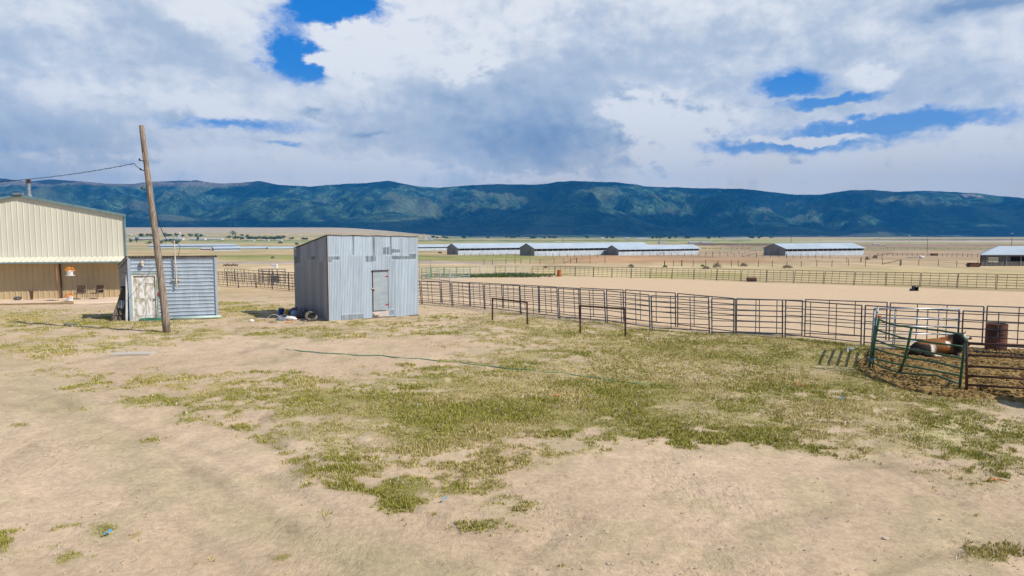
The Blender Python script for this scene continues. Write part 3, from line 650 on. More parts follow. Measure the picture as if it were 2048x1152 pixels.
# pale tub at the right edge with its stand
b0 = at(2074, 806); rr = thing('water_tub', b0, 'pale round tub on short legs cut off by the right edge', 'tub')
m = MB(); m.lathe(b0+Vector((0,0,0.25)), [(0.20,0),(0.24,0.3),(0.26,0.31),(0.26,0.34),(0.22,0.34),(0.2,0.12)], 20); m.build('basin', M['cloth'], rr)
for a in (0.5, 2.6, 4.7):
    m = MB(); m.tube([b0+Vector((math.cos(a)*.18, math.sin(a)*.18, 0)), b0+Vector((math.cos(a)*.18, math.sin(a)*.18, 0.27))], 0.025, 6); m.build('leg', M['galv'], rr)
b1 = at(2110, 815); m = MB(); m.lathe(b1, [(0.44,0),(0.46,0.3),(0.46,0.62),(0.48,0.64),(0.42,0.64),(0.40,0.1)], 24); 
solo(m, 'stock_tank', M['galv'], 'round galvanised tank beyond the right edge casting the dark shadow', 'tank')

# ------------------------------------------------------------------ cow
def cow():
    base = at(1872, 713); s = base.y/F; Y = base.y
    def P(px, py, dy=0.0): return atY(px, py, Y+dy)
    root = thing('cow', base, 'brown and white cow lying in the corral behind the green gate, head raised right', 'cow')
    m = MB()
    # trunk, chest, rump and belly
    m.ell(P(1874,694), (0.62,0.32,0.27), 20, 12, 0, 0.03); m.ell(P(1846,698), (0.40,0.33,0.27), 18, 12, 0, -0.1); m.ell(P(1905,690), (0.36,0.30,0.27), 18, 12, 0, 0.25)
    m.ell(P(1861,681.5), (0.36,0.12,0.07), 14, 8, 0, -0.12); m.ell(P(1893,679), (0.28,0.13,0.09), 14, 8)
    m.ell(P(1838,706,-.14), (0.33,0.19,0.16), 16, 10, 0, 0.2)                   # thigh
    # neck and head turned to the right
    m.tube([P(1900,687), P(1910,680,-.05), P(1917,675,-.12)], [0.27,0.215,0.16], 14)
    m.ell(P(1920,675,-.16), (0.175,0.15,0.16), 14, 9); m.tube([P(1921,676,-.20), P(1928,682,-.36), P(1932.5,688,-.48)], [0.15,0.12,0.095], 12); m.ell(P(1933.5,689,-.51), (0.095,0.085,0.08), 12, 8)
    # ears
    # folded legs: forearm and cannon, hock and shank
    m.tube([P(1902,700,-.22), P(1912,707,-.32), P(1917,711,-.34)], [0.11,0.075,0.06], 10); m.tube([P(1917,711,-.34), P(1907,711.5,-.42), P(1899,711.8,-.42)], [0.06,0.042,0.05], 10)
    m.tube([P(1846,709,-.30), P(1862,711,-.40), P(1869,711.5,-.42)], [0.11,0.075,0.06], 10); m.tube([P(1869,711.5,-.42), P(1880,712.2,-.45), P(1887,712.5,-.45)], [0.055,0.042,0.05], 10)
    m.tube([P(1905,700,.2), P(1918,709,.2), P(1921,711.5,.1)], [0.10,0.07,0.055], 10)
    body = m.build('body', None, root, True)
    rm = body.modifiers.new('join', 'REMESH'); rm.mode = 'VOXEL'; rm.voxel_size = 0.018; rm.use_smooth_shade = True
    sm = body.modifiers.new('soften', 'SMOOTH'); sm.factor = 0.6; sm.iterations = 5
    mat, b = newmat('cow_hide', 0.75, 0, 0.25); oc = objco(); x, y, z = sep(oc)
    nn = noise(oc, 3.2, 4, 0.6); fur = noise(vscale(oc, (1,1,3)), 40, 3); wx = x+(nn-0.5)*0.16; wz = z+(noise(oc, 4.1, 3)-0.5)*0.14
    brown = cmix(fur, (0.17,0.062,0.014), (0.27,0.11,0.028)); dark = cmix(fur, (0.012,0.009,0.008), (0.03,0.02,0.015)); wht = (0.72,0.66,0.56)
    dx_ = lambda px: (px-1872)*s
    c = cmix(smooth(wx, dx_(1852), dx_(1846)), brown, dark)                                  # dark flank at the rump
    c = cmix(smooth(wz, 0.40, 0.46)*smooth(wx, dx_(1830), dx_(1836)), c, brown)
    c = cmix(smooth(wx, dx_(1890), dx_(1897)), c, dark)                                      # dark neck and head
    c = cmix(smooth(E.m('ABSOLUTE', wx-dx_(1856)-(0.25-z)*0.16), 0.10, 0.06)*smooth(wz, 0.46, 0.40), c, wht)
    sd = E.m('SQRT', E.m('POWER', wx-dx_(1886), 2.0)+E.m('POWER', wz-0.46, 2.0)); c = cmix(smooth(sd, 0.095, 0.07), c, wht)
    sd2 = E.m('SQRT', E.m('POWER', x-dx_(1921), 2.0)+E.m('POWER', z-0.70, 2.0)); c = cmix(smooth(sd2, 0.11, 0.08), c, wht)
    c = cmix(smooth(z, 0.055, 0.035)*smooth(nn, 0.4, 0.55), c, wht)
    E.nt.links.new(c.k, b.inputs['Base Color']); bump(b, fur, 0.4, 0.01); body.data.materials.append(mat)
    for sx, p in ((-1, (1908,676,-.14)), (1, (1934,676,-.24))):
        e = MB(); q = P(*p); e.ell(q+Vector((sx*0.06,0,0)), (0.11,0.025,0.05), 10, 6, 0, sx*0.25); e.build('ear', mat, root, True)
    hm, hb = newmat('horn', 0.5); hb.inputs['Base Color'].default_value = (0.16,0.12,0.08,1)
    for a, b_, c_ in (((1914,668),(1910,667),(1907.5,663)), ((1926,667),(1930,666),(1932,662))):
        e = MB(); e.tube([P(*a,-.16), P(*b_,-.16), P(*c_,-.16)], [0.03,0.022,0.008], 8); e.build('horn', hm, root, True)
    em, eb = newmat('eye', 0.2); eb.inputs['Base Color'].default_value = (0.01,0.008,0.006,1)
    for q in (P(1915.5,675.5,-.32), P(1924,675,-.30)):
        e = MB(); e.ell(q, (0.017,0.017,0.017), 8, 6); e.build('eye', em, root, True)
    t = MB(); t.tube([P(1826,698,0), P(1820,704,-.08), P(1816,710,-.14), P(1812,712,-.2)], [0.035,0.025,0.018,0.03], 8); t.build('tail', mat, root, True)
cow()
# ------------------------------------------------------------------ ribbed sheet-metal walls
def ribwall(A, B, ztop, zbot, name, mat, parent, pitch=0.076, amp=0.012, wave=True, tiles=None, nv=24, proud=0.0, skirt=0.0):
    """vertical corrugations from A to B (ground points); ztop(t), zbot(t) give the edges; faces left-hand side out"""
    A2, B2 = Vector((A[0],A[1],0)), Vector((B[0],B[1],0)); L = (B2-A2).length; d = (B2-A2)/L; nrm = Vector((d.y,-d.x,0))
    if wave:
        k = int(L/pitch*6); ts = np.linspace(0, 1, k+1); off = [amp*math.sin(t*L/pitch*2*math.pi) for t in ts]
    else:
        ts = [0.0]; off = [0.0]; s = pitch*0.5
        while s < L-0.06:
            for ds, o in ((-0.035,0),(-0.018,amp),(0.018,amp),(0.035,0)): ts.append((s+ds)/L); off.append(o)
            s += pitch
        ts.append(1.0); off.append(0.0)
    vs, fs, wear = [], [], []
    for t, o in zip(ts, off):
        z1, z0 = ztop(t), zbot(t)
        for j in range(nv+1):
            z = z0+(z1-z0)*j/nv; p = A2+d*(t*L)+nrm*(o+proud)
            vs.append((p.x, p.y, z)); wear.append(tiles(t*L, z, z0, z1) if tiles else 0.0)
    n = nv+1
    for i in range(len(ts)-1):
        for j in range(nv): fs.append((i*n+j, (i+1)*n+j, (i+1)*n+j+1, i*n+j+1))
    m = MB(); m.v = vs; m.f = fs; o = m.build(name, mat, parent, wave)
    a = o.data.attributes.new('wear', 'FLOAT', 'POINT'); a.data.foreach_set('value', wear)
    return o
def metal_siding(name, base, light, dirt, rough=0.45, metal=0.25):
    m, b = newmat(name, rough, metal, 0.4); oc = wpos(); w = attr('wear')
    n = noise(vscale(oc, (5,5,0.7)), 1.5, 6, 0.65); st = noise(vscale(oc, (22,22,1.2)), 1.0, 5, 0.7)
    c = cmix(smooth(n, 0.25, 0.75), base, light)
    shade = smooth(w, -1.0, 1.0, 0.82, 1.16); c = cmix(1.0, c, comb(shade, shade, shade), 'MULTIPLY')
    c = cmix(smooth(w, 1.2, 2.0)*smooth(st, 0.22, 0.60)*0.9, c, dirt)
    E.nt.links.new(c.k, b.inputs['Base Color']); return m
# ================================================================== large cream building
WL = Vector((-34.5, 46.0, 0)); zb = -0.45
dW = Vector((6.9, 1.85, 0)).normalized(); nW = Vector((dW.y, -dW.x, 0))       # along the wall, and towards the viewer
WR = WL+dW*((-27.02+34.5)/dW.x)                                            # right corner
def tW(px):                                                                # point of the wall line under a column
    a = (px-1024)/F; k = (a*WL.y-WL.x)/(dW.x-a*dW.y); return WL+dW*k
WR = tW(252.5); RG = tW(45); ridge_z = 6.62; eave_z = 5.32
half = (WR-RG).length; LF = RG-dW*half
bld = thing('metal_barn', (RG.x, RG.y, zb), 'large cream ribbed metal building with teal trim at the left edge', 'building')
Ltot = half*2
def roofz(t): return eave_z+(ridge_z-eave_z)*(1-abs(t*2-1))
AWZ = 2.42
ribwall(LF, WR, lambda t: roofz(t)-0.08, lambda t: AWZ, 'upper_wall', M['cream'], bld, 0.335, 0.022, False, None, 1)
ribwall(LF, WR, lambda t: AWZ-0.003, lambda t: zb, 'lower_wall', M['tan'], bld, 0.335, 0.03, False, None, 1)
bk = Vector((-.60, .80, 0))*16
ribwall(WR, WR+bk, lambda t: eave_z, lambda t: zb, 'side_wall', M['cream'], bld, 0.335, 0.03, False, None, 1)
ribwall(LF+bk, LF, lambda t: eave_z, lambda t: zb, 'side_wall', M['cream'], bld, 0.335, 0.03, False, None, 1)
m = MB()
for s_, e_ in ((LF, RG), (RG, WR)):
    z0 = eave_z if s_ is LF else ridge_z; z1 = ridge_z if s_ is LF else eave_z
    ov = nW*0.12; ext0 = -dW*0.15 if s_ is LF else Vector((0,0,0)); ext1 = dW*0.15 if e_ is WR else Vector((0,0,0))
    a = [s_+ov+ext0, e_+ov+ext1, e_+bk+ext1, s_+bk+ext0]; zz = [z0, z1, z1, z0]
    m.hexa([Vector((p.x,p.y,z)) for p, z in zip(a, zz)], [Vector((p.x,p.y,z+0.05)) for p, z in zip(a, zz)])
m.build('roof', M['teal'], bld)
m = MB()
for s_, e_, z0, z1 in ((LF, RG, eave_z, ridge_z), (RG, WR, ridge_z, eave_z)):
    m.beam(Vector((s_.x,s_.y,z0-0.06))+nW*0.13, Vector((e_.x,e_.y,z1-0.06))+nW*0.13+(dW*0.12 if e_ is WR else Vector((0,0,0))), 0.10, 0.13)
m.build('rake_trim', M['teal'], bld)
m = MB(); m.beam(Vector((WR.x,WR.y,zb))+nW*0.03, Vector((WR.x,WR.y,eave_z-0.1))+nW*0.03, 0.10, 0.10, up=(0,1,0)); m.build('corner_trim', M['teal'], bld)
m = MB(); q = RG+nW*0.10; m.beam(Vector((q.x,q.y,ridge_z+0.07))-dW*0.28, Vector((q.x,q.y,ridge_z+0.07))+dW*0.28, 0.35, 0.12); m.build('ridge_cap', M['galv'], bld)
# awning
AD = 1.15; awr = tW(300)  # awning carried on out of view to keep the wall end shaded
m = MB(); a = LF; b_ = awr; z1, z0 = AWZ, 2.13; L = (b_-a).length; sp_ = 0.335; s = 0.0; k = 0
vs = []
while s <= L:
    for ds, o in ((-0.035,0),(-0.015,0.035),(0.015,0.035),(0.035,0)):
        p = a+dW*min(max(s+ds,0),L); vs.append((p.x,p.y,z1+o)); p2 = p+nW*AD; vs.append((p2.x,p2.y,z0+o))
    s += sp_
fs = [(i,i+1,i+3,i+2) for i in range(0,len(vs)-2,2)]
m.add(vs, fs); aw = m.build('awning', M['cream'], bld)
m = MB(); m.beam(Vector((a.x,a.y,z0-0.05))+nW*(AD+0.02), Vector((b_.x,b_.y,z0-0.05))+nW*(AD+0.02), 0.06, 0.09); m.build('awning_trim', M['teal'], aw)
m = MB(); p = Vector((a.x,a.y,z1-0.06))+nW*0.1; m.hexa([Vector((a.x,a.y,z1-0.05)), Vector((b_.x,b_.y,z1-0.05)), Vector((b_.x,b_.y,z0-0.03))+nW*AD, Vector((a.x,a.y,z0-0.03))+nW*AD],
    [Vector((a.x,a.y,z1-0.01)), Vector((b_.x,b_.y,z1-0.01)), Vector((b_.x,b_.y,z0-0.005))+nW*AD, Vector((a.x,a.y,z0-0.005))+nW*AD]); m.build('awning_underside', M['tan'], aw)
# drainpipe: dark post against the wall
q = tW(122)+nW*0.12; m = MB(); m.tube([(q.x,q.y,zb),(q.x-0.08,q.y,2.2)], 0.05, 8); m.build('downpipe', M['rustpipe'], bld)
# chimney
q = tW(57)+Vector((-dW.y,dW.x,0))*0.7; cz = ridge_z-0.1
m = MB(); m.lathe((q.x,q.y,cz), [(0.17,0),(0.17,0.12),(0.115,0.2),(0.115,0.95)], 14); fl = m.build('flue', M['galv'], bld, False)
m = MB(); m.lathe((q.x,q.y,cz+0.95), [(0.11,0),(0.17,0.02),(0.17,0.10),(0.10,0.11),(0.10,0.15),(0.17,0.16),(0.17,0.20),(0.05,0.27)], 14); m.build('flue_cap', M['rustpipe'], fl)
# pad in front of the building with a timber edge
pa, pb = tW(-160), tW(262)
sheet('patio', (pa+nW*4.05)[:], (pb+nW*3.5)[:], (pb-nW*0.2)[:], (pa-nW*0.2)[:], 80, 16, 0.0, padm, 0.0, 0.0, None, lambda x, y: np.full_like(x, zb+0.04))
for i, (x0, x1) in enumerate(((-60,62),(64,184))):
    p0 = tW(x0)+nW*4.1; p1 = tW(x1)+nW*3.95; m = MB(); m.beam((p0.x,p0.y,zb+0.02),(p1.x,p1.y,zb+0.02),0.14,0.16)
    solo(m, 'edging_timber', M['timber'], 'long brown edging timber at the %s of the patio front' % ('left' if i==0 else 'right'), 'timber', 'timbers edging the patio')
def onpatio(px, out):  q = tW(px)+nW*out; return Vector((q.x, q.y, zb+0.045))
def chair(px, out, rz, lab):
    b = onpatio(px, out); root = thing('patio_chair', b, lab, 'chair', 'patio chairs'); R = Matrix.Rotation(rz, 3, 'Z')
    def w(x, y, z): return b+R @ Vector((x, y, z))
    m = MB(); m.hexa([w(-.27,-.25,.40),w(.27,-.25,.40),w(.27,.25,.37),w(-.27,.25,.37)],[w(-.27,-.25,.43),w(.27,-.25,.43),w(.27,.25,.40),w(-.27,.25,.40)]); m.build('seat', M['brownseat'], root)
    m = MB(); m.hexa([w(-.27,.24,.42),w(.27,.24,.42),w(.27,.27,.42),w(-.27,.27,.42)],[w(-.27,.38,.92),w(.27,.38,.92),w(.27,.41,.92),w(-.27,.41,.92)]); m.build('backrest', M['brownseat'], root)
    for s in (-1, 1):
        m = MB(); m.tube([w(s*.29,-.28,0), w(s*.29,-.24,.62)], .017, 6); m.build('leg', M['fabricframe'], root)
        m = MB(); m.tube([w(s*.29,.30,0), w(s*.29,.25,.42), w(s*.29,.40,.92)], .017, 6); m.build('leg', M['fabricframe'], root)
        m = MB(); m.tube([w(s*.29,-.27,.62), w(s*.29,.32,.66)], .024, 6); m.build('armrest', M['oldwood'], root)
    m = MB(); m.tube([w(-.29,-.25,.385), w(.29,-.25,.385)], .017, 6); m.build('front_rail', M['fabricframe'], root)
chair(171, 1.35, 0.35, 'left one of the two brown patio chairs under the awning'); chair(203, 1.35, -0.15, 'right one of the two brown patio chairs, nearer the small shed')
def bucket(name, c, r, h, lab, group):
    root = thing(name, c, lab, 'flower pot', group); m = MB(); m.lathe(c, [(r*0.72,0),(r,h),(r*1.06,h),(r*0.95,h-0.02),(r*.9,h-.06)], 16); m.build('pot', M['white'], root)
    m = MB(); m.lathe(c-Vector((0,0,.02)), [(r*1.25,0),(r*1.35,.05),(r*1.2,.05)], 16); m.build('saucer', M['white'], root)
    m = MB(); l = MB()
    for i in range(170):
        a = random.random()*6.28; q = r*1.5*math.sqrt(random.random()); z = h+0.16*(1-(q/(r*1.5))**2)-max(0,q-r)*0.9+random.uniform(-.03,.05)
        p = c+Vector((math.cos(a)*q, math.sin(a)*q, z)); s_ = random.uniform(.018,.034)
        (m if random.random() < .72 else l).ell(p, (s_,s_,s_*0.6), 5, 3, a, random.random(), 0.3)
    m.build('flowers', M['orange'], root); l.build('leaves', M['leaf'], root)
fb = onpatio(139, 2.4)
m = MB(); m.tube([fb, fb+Vector((0,0,2.2))], 0.022, 6); q = m.build('pole', simple('orange_pole', (0.55,0.22,0.05),(0.42,0.17,0.05),4), None); tag(q, 'thin orange pole standing on the patio between two flower pots', 'pole')
bucket('flower_pot', atY(140, 601, fb.y-0.15), 0.20, 0.32, 'white pot of orange flowers standing on the patio', 'white pots of orange flowers')
hb_ = atY(140, 551, fb.y-0.12); bucket('flower_pot', Vector((hb_.x, hb_.y, hb_.z)), 0.21, 0.36, 'white pot of orange flowers hanging up under the awning edge', 'white pots of orange flowers')
b = onpatio(68, 0.7); rr = thing('planter', b, 'tall dark tapered planter standing against the tan wall', 'planter'); m = MB()
m.lathe(b, [(0.09,0),(0.15,0.55),(0.17,0.56),(0.14,0.57),(0.12,0.5)], 4); m.build('urn', M['rustpipe'], rr)
m = MB(); m.tube([b+Vector((-.12,0,.5)), b+Vector((-.12,0,.66))], .02, 4); m.tube([b+Vector((.12,0,.5)), b+Vector((.12,0,.66))], .02, 4); m.build('rim', M['rustpipe'], rr)
b = onpatio(41, 0.8); m = MB(); m.ell(b+Vector((0,0,.10)), (.24,.2,.13), 12, 8, 0, 0, .15); m.ell(b+Vector((.17,0,.13)), (.12,.12,.1), 10, 6, 0, 0, .15)
solo(m, 'bag', M['bag'], 'low dark bundle lying against the tan wall at the left', 'bag')

# ================================================================== small lean-to shed
sd = thing('lean_to_shed', (-15.9, 32, 0), 'small grey-blue corrugated lean-to shed with a peeling white door', 'shed')
fl_, fr_ = Vector((-17.62, 31.4, 0)), Vector((-14.12, 32.5, 0)); bl_ = Vector((-19.25, 33.4, 0)); br_ = bl_+(fr_-fl_)+Vector((0.3,0.3,0))
dF = (fr_-fl_).normalized(); nF = Vector((dF.y,-dF.x,0)); LFn = (fr_-fl_).length
siding = metal_siding('blue_grey_siding', (0.33,0.40,0.47), (0.46,0.53,0.60), (0.20,0.22,0.22), 0.5, 0.1)
def frontx(px): a = (px-1024)/F; k = (a*fl_.y-fl_.x)/(dF.x-a*dF.y); return k
DX0, DX1 = frontx(265), frontx(309)    # door opening
def ribs_h(x0, x1, z0, z1, name):
    m = MB(); z = z0; zs = []
    pitch = 0.175; k = 0
    while True:
        zz = 0.06+k*pitch
        if zz > 3.2: break
        for dz_, o in ((0,0.0),(0.10,0.0),(0.125,0.030),(0.150,0.030)): zs.append((zz+dz_, o))
        k += 1
    zs = [(z0, 0.0)]+[q for q in zs if z0 < q[0] < z1]+[(z1, 0.0)]
    nx = max(2, int((x1-x0)/0.25)); vs = []
    for z, o in zs:
        for i in range(nx+1):
            x = x0+(x1-x0)*i/nx; p = fl_+dF*x+nF*(o+0.012*math.sin(i*2.1+z*3)*0.5); vs.append((p.x, p.y, z+0.006*math.sin(i*1.3+z*5)))
    n = nx+1; fs = [(r*n+i, r*n+i+1, (r+1)*n+i+1, (r+1)*n+i) for r in range(len(zs)-1) for i in range(nx)]
    m.add(vs, fs); return m.build(name, siding, sd)
zR = lambda x: 2.97
ribs_h(0.06, DX0-0.07, 0.0, 2.9, 'front_siding'); ribs_h(DX1+0.07, LFn-0.04, 0.02, 2.9, 'front_siding'); ribs_h(DX0-0.07, DX1+0.07, 2.12, 2.9, 'front_siding')
def fp3(x, z, o=0.0): p = fl_+dF*x+nF*o; return Vector((p.x,p.y,z))
m = MB(); m.beam(fp3(0.0,0,0.03), fp3(0.0,2.92,0.03), 0.12, 0.07, up=nF); m.build('corner_trim', siding, sd); m = MB(); m.beam(fp3(LFn,0,0.03), fp3(LFn,2.92,0.03), 0.09, 0.07, up=nF); m.build('corner_trim', siding, sd)
# side and back walls
def boards(A, B, z1a, z1b, name, mat):
    m = MB(); d = (B-A); L = d.length; d = d/L; n_ = Vector((d.y,-d.x,0)); k = 0; z = 0.0
    while z < max(z1a, z1b):
        t1 = 1.0 if z+0.15 < min(z1a,z1b) else max(0.02, (max(z1a,z1b)-z-0.08)/max(0.01,abs(z1a-z1b)))
        s0, s1 = (0, t1) if z1a > z1b else (1-t1, 1)
        if t1 > 0.03:
            p0 = A+d*(L*min(s0,1)); p1 = A+d*(L*min(s1,1)); o = 0.012*(random.random())
            m.beam((p0.x+n_.x*o,p0.y+n_.y*o,z+0.07),(p1.x+n_.x*o,p1.y+n_.y*o,z+0.07+random.uniform(-.008,.008)), 0.03, 0.135, up=(0,0,1))
        z += 0.145
    return m.build(name, mat, sd)
boards(fl_+(bl_-fl_)*0.02, bl_, 2.86, 2.40, 'side_wall', M['greywood']); boards(br_, fr_-(fr_-br_)*0.02, 2.40, 2.86, 'side_wall', M['greywood']); boards(bl_, br_, 2.40, 2.40, 'back_wall', M['greywood'])
m = MB(); # corrugated roof
NX = 120; vs = []
for i in range(NX+1):
    t = -0.03+1.06*i/NX; o = 0.014*math.sin(i*1.57)
    f0 = fl_+(fr_-fl_)*t+nF*0.12; b0 = bl_+(br_-bl_)*t-nF*0.15; vs += [(f0.x,f0.y,2.985+o),(b0.x,b0.y,2.43+o)]
m.add(vs, [(2*i,2*i+2,2*i+3,2*i+1) for i in range(NX)]); m.build('roof', M['roofedge'], sd)
m = MB(); m.beam(fp3(0,2.93,0.04), fp3(LFn,2.93,0.04), 0.05, 0.09, up=(0,0,1)); m.build('fascia', M['roofedge'], sd)
m = MB(); f0 = fl_-dF*0.03+nF*0.1; b0 = bl_-dF*0.03; m.beam((f0.x,f0.y,2.93),(b0.x,b0.y,2.36),0.05,0.13); m.build('barge_board', M['greywood'], sd)
# door
pm, pb_ = newmat('peeling_paint', 0.8); oc = wpos(); n1 = noise(vscale(oc,(3,3,1.0)), 2.2, 7, 0.72); n2 = noise(vscale(oc,(14,14,1.5)), 1.2, 4, 0.7)
pc = cmix(smooth(n1, 0.47, 0.53), (0.70,0.70,0.68), (0.42,0.36,0.27)); pc = cmix(smooth(n2, 0.55, 0.66)*0.7, pc, (0.33,0.28,0.21)); E.nt.links.new(pc.k, pb_.inputs['Base Color'])
pw = simple('flaked_white', (0.78,0.78,0.76), (0.50,0.44,0.35), 3.0, 0.8, 0, (3,3,1), 0.45, 0.6)
m = MB(); m.hexa([fp3(DX0,.04,-.03),fp3(DX1,.04,-.03),fp3(DX1,.04,-.07),fp3(DX0,.04,-.07)],[fp3(DX0,2.06,-.03),fp3(DX1,2.06,-.03),fp3(DX1,2.06,-.07),fp3(DX0,2.06,-.07)])
dr = m.build('door', pm, sd); W_ = DX1-DX0
for (x0,x1) in ((0.12,0.46),(0.54,0.88)):
    for (z0,z1) in ((0.22,0.88),(1.02,1.60),(1.72,1.96)):
        m = MB(); a, b2 = DX0+W_*x0, DX0+W_*x1
        m.hexa([fp3(a,z0,-.02),fp3(b2,z0,-.02),fp3(b2,z0,-.05),fp3(a,z0,-.05)],[fp3(a,z1,-.02),fp3(b2,z1,-.02),fp3(b2,z1,-.05),fp3(a,z1,-.05)]); m.build('door_panel', pw, dr)
m = MB(); m.ell(fp3(DX1-.07,.95,.02),(.035,.035,.035),8,6); m.build('knob', M['rust'], dr, True)
gtrim = simple('green_trim', (0.22,0.34,0.22),(0.50,0.52,0.44),5,0.7,0,(1,1,2))
m = MB()
for x, w_, mt in ((DX0-.09,.05,0),(DX1+.09,.05,0)): m.beam(fp3(x,0,.03), fp3(x,2.16,.03), w_, .04, up=nF)
m.beam(fp3(DX0-.115,2.18,.03), fp3(DX1+.115,2.18,.03), .04, .045); m.build('door_frame', gtrim, sd)
m = MB(); m.beam(fp3(DX0-.035,0,.0), fp3(DX0-.035,2.13,.0), .06, .05, up=nF); m.beam(fp3(DX1+.035,0,.0), fp3(DX1+.035,2.13,.0), .06, .05, up=nF); m.beam(fp3(DX0,2.105,0), fp3(DX1,2.105,0), .05, .06); m.build('door_casing', pw, sd)
m = MB(); x = frontx(285); m.lathe(fp3(x,2.52,.10), [(.07,0),(.07,.12),(.09,.14),(.06,.24),(.03,.26)], 10); m.tube([fp3(x,2.72,0),fp3(x,2.74,.10)],.02,6); m.build('wall_lamp', M['mast'], sd)
m = MB(); x = frontx(317.5); m.beam(fp3(x,1.12,.04), fp3(x,1.30,.04), .16, .07, up=nF); m.build('switch_box', M['red'], sd)
# conduit mast on the front wall
x = frontx(351.5); ms = thing('conduit_mast', fp3(x,1.6,.12), 'cream conduit mast fixed to the small shed front and rising above its roof', 'mast')
m = MB(); m.tube([fp3(x+.02,1.52,.13), fp3(x-.02,3.72,.13)], .035, 8); m.build('pipe', M['mast'], ms)
m = MB(); m.beam(fp3(x-.17,1.86,.09), fp3(x+.17,1.86,.09), .06, .07); m.build('bracket', M['mast'], ms)
m = MB(); m.lathe(fp3(x-.02,3.72,.13), [(.055,0),(.06,.06),(.03,.10)], 8); m.build('weatherhead', M['galv'], ms)
# pale pipe along the foot, and the step
m = MB(); m.tube([fp3(frontx(342),0.05,.16), fp3(LFn+.18,0.07,.16)], .065, 10); solo(m, 'drain_pipe', M['mint'], 'pale mint green pipe lying along the foot of the small shed', 'pipe', None, True)
m = MB(); c_ = fp3((DX0+DX1)/2,.02,.28); m.box((c_.x,c_.y,0.02),(1.1,.45,.07), math.atan2(dF.y,dF.x)); solo(m, 'door_step', M['concrete'], 'low concrete step in front of the peeling white door', 'step')
m = MB(); x = 0; m.beam(fl_+Vector((-.10,-.24,0)), fl_+Vector((-.14,.0,2.1)), .06, .05, up=(0,1,0)); solo(m, 'leaning_post', M['white'], 'slim white post leaning upright at the left corner of the small shed', 'post')
# boards leaning on the side wall
lw = simple('charred_boards', (0.26,0.22,0.18),(0.07,0.055,0.045),5,0.9,0,(5,5,.6),.3,.65,.5)
base = fl_+Vector((-.82,-.12,0)); root = thing('old_door', base, 'stack of dark weathered boards leaning against the left side of the small shed', 'boards')
for i in range(4):
    m = MB(); o = Vector((i*.075,i*.09,0)); m.beam(base+o, base+o+Vector((.34,.42,1.46-.05*i)), .13, .05, up=(0.8,-.5,0)); m.build('board', lw, root)
for k_ in (.3,1.15):
    m = MB(); q = base+Vector((.34,.42,1.46))*(k_/1.46); m.beam(q+Vector((-.05,-.08,0)), q+Vector((.30,.22,0)), .05, .09); m.build('batten', lw, root)
m = MB(); q = base+Vector((.34,.42,1.46))*.55; m.hexa([q+Vector((.02,-.12,-.2)),q+Vector((.20,.02,-.26)),q+Vector((.19,.04,-.26)),q+Vector((.01,-.10,-.2))],[q+Vector((.10,-.06,.16)),q+Vector((.28,.1,.1)),q+Vector((.27,.12,.1)),q+Vector((.09,-.04,.16))]); m.build('tin_patch', M['galv'], root)
q = base+Vector((.42,.38,1.50)); m = MB(); m.ell(q,(.20,.15,.07),10,6,0,.3,.2); solo(m, 'rag', M['black'], 'black rag lying on top of the leaning boards', 'rag')
# hose coil at the door
m = MB(); c0 = fp3(frontx(306),.03,.55); pts = []
for i in range(90):
    a = i/90*2*math.pi*2.6; r = .52+.05*math.sin(i*.7); pts.append(c0+Vector((math.cos(a)*r*1.15, math.sin(a)*r*.45, .02+.0008*i)))
m.tube(pts, .016, 5); solo(m, 'hose_coil', M['hose'], 'green hose coiled on the ground before the peeling white door', 'hose', None, True)

# ================================================================== corrugated metal shed
A_, B_, D_ = Vector((-8.40,31.07,0)), Vector((-4.62,33.5,0)), Vector((-11.5,36.0,0)); C_ = D_+(B_-A_)+Vector((.2,0,0))
ms_ = thing('metal_shed', (-8,33.5,0), 'tall corrugated galvanised shed with a grey metal door and slanting roof', 'shed')
L1 = (B_-A_).length; dM = (B_-A_)/L1; nM = Vector((dM.y,-dM.x,0))
zt1 = lambda t: 3.94-0.07*t
SH = [0.55,1.10,1.67,2.22,2.78,3.32,3.88,4.5]; HT = [0.2,0.5,0.9,-.6,-.1,.8,.3,0]; LT = [0.1,.3,.0,.6,.2,-.2,.45,.3]
def tiles1(x, z, z0, z1):
    i = next(k for k, q in enumerate(SH) if x <= q); 
    joint = 2.99 if i != 3 else 3.98
    base = HT[i] if z > joint else LT[i]
    def rc(a, b, c, d): return a <= x <= b and c <= z <= d
    if rc(.05,.57,2.74,2.97) or rc(1.80,2.33,2.70,2.97) or rc(3.12,4.4,2.72,3.02) or rc(2.67,3.02,3.03,3.38) or rc(3.05,3.55,3.06,3.34) or rc(1.17,1.27,3.0,3.95) or rc(2.16,2.30,2.95,3.9) or rc(3.05,3.14,3.02,3.9) or rc(3.60,3.64,3.0,3.8): return 2.0
    for q in (.59,1.14,1.70,2.28,3.28,3.50):
        if abs(x-q) < .010 and z < 2.98: return 1.9
    for q in (.60,1.66,2.72):
        if abs(x-q) < .008 and z > 2.98: return 1.7
    if rc(.60,1.68,.0,.25) or rc(2.86,3.20,.05,.36): return 1.75
    return base
msid = metal_siding('galvanised_sheet', (0.36,0.43,0.49), (0.46,0.53,0.60), (0.13,0.155,0.17), 0.5, 0.2)
DM0 = 1.98; DM1 = 2.72
def shedx(px): a = (px-1024)/F; return (a*A_.y-A_.x)/(dM.x-a*dM.y)
DM0, DM1 = shedx(744.5), shedx(776)
def mp(x, z, o=0.0): p = A_+dM*x+nM*o; return Vector((p.x,p.y,z))
